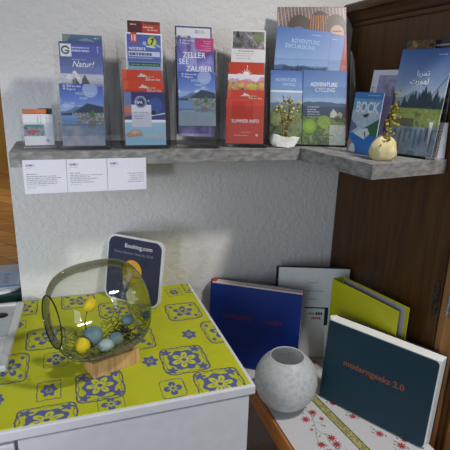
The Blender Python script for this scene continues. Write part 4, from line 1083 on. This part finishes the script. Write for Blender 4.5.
leaf(.036, .001, .076, -.224, .2945, .299, 'back_cover', M['lime_yellow_board'])
leaf(.0345, -.004, .0725, -.216, .2915, .2955, 'grey_lining', M['grey_lining'], .0008, .003, .003)
leaf(.001, .0015, .036, .004, .2935, .2945, 'spine', M['lime_yellow_board'])

# ------------------------------------------------------------------ light
w = bpy.data.worlds.new('room_light'); S.world = w; w.use_nodes = True
bg = w.node_tree.nodes['Background']; bg.inputs['Color'].default_value = (.80, .86, 1.0, 1); bg.inputs['Strength'].default_value = .17

def area(name, loc, target, size, power, color, sy=None):
    l = bpy.data.lights.new(name, 'AREA'); l.size = size; l.energy = power; l.color = color
    if sy: l.shape = 'RECTANGLE'; l.size_y = sy
    o = bpy.data.objects.new(name, l); COL.objects.link(o); o.location = loc
    o.rotation_euler = (Vector(target) - Vector(loc)).to_track_quat('-Z', 'Y').to_euler()
    return o
def spot(name, loc, target, power, color, angle, blend, soft):
    l = bpy.data.lights.new(name, 'SPOT'); l.energy = power; l.color = color; l.spot_size = math.radians(angle); l.spot_blend = blend; l.shadow_soft_size = soft
    o = bpy.data.objects.new(name, l); COL.objects.link(o); o.location = loc
    o.rotation_euler = (Vector(target) - Vector(loc)).to_track_quat('-Z', 'Y').to_euler()
    return o
spot('shaded_ceiling_lamp', (.93, -1.02, 2.26), (.35, -.35, .70), 62, (1.0, .96, .90), 104, 1.0, .07)
spot('left_wall_fill', (-1.0, -2.3, 1.25), (-.06, 0, 1.04), 60, (.86, .92, 1.0), 21, .7, .10)  # added fill spot for the left wall below the shelf, not a real source
area('window_daylight', (-1.9, -2.6, 1.45), (.0, -.1, 1.0), 1.3, 34, (.74, .86, 1.0), 1.5)
area('hall_lamp', (-1.6, 4.5, 2.4), (-1.0, 4.8, 0), .6, 42, (1.0, .90, .74))

# ------------------------------------------------------------------ camera
cam = bpy.data.cameras.new('camera'); cam.sensor_width = 36; cam.lens = 469.0 / 450 * 36; cam.clip_start = .02
co = bpy.data.objects.new('camera', cam); COL.objects.link(co)
f = 469.0
X = np.array([1405., -99, f]); X /= np.linalg.norm(X)
D = np.array([-45., 1587, f]); D /= np.linalg.norm(D); D = D - X * (D @ X); D /= np.linalg.norm(D)
Z = -D; Y = np.cross(Z, X)
Rm = np.stack([X, Y, Z])            # rows: the room's axes seen from the camera
mw = Matrix(((Rm[0, 0], -Rm[0, 1], -Rm[0, 2], 0), (Rm[1, 0], -Rm[1, 1], -Rm[1, 2], -1.25), (Rm[2, 0], -Rm[2, 1], -Rm[2, 2], 1.41), (0, 0, 0, 1)))
co.matrix_world = mw
S.camera = co
S.view_settings.view_transform = 'Standard'; S.view_settings.look = 'None'; S.view_settings.gamma = 1.0
S.view_settings.exposure = 0.0; S.view_settings.use_curve_mapping = False
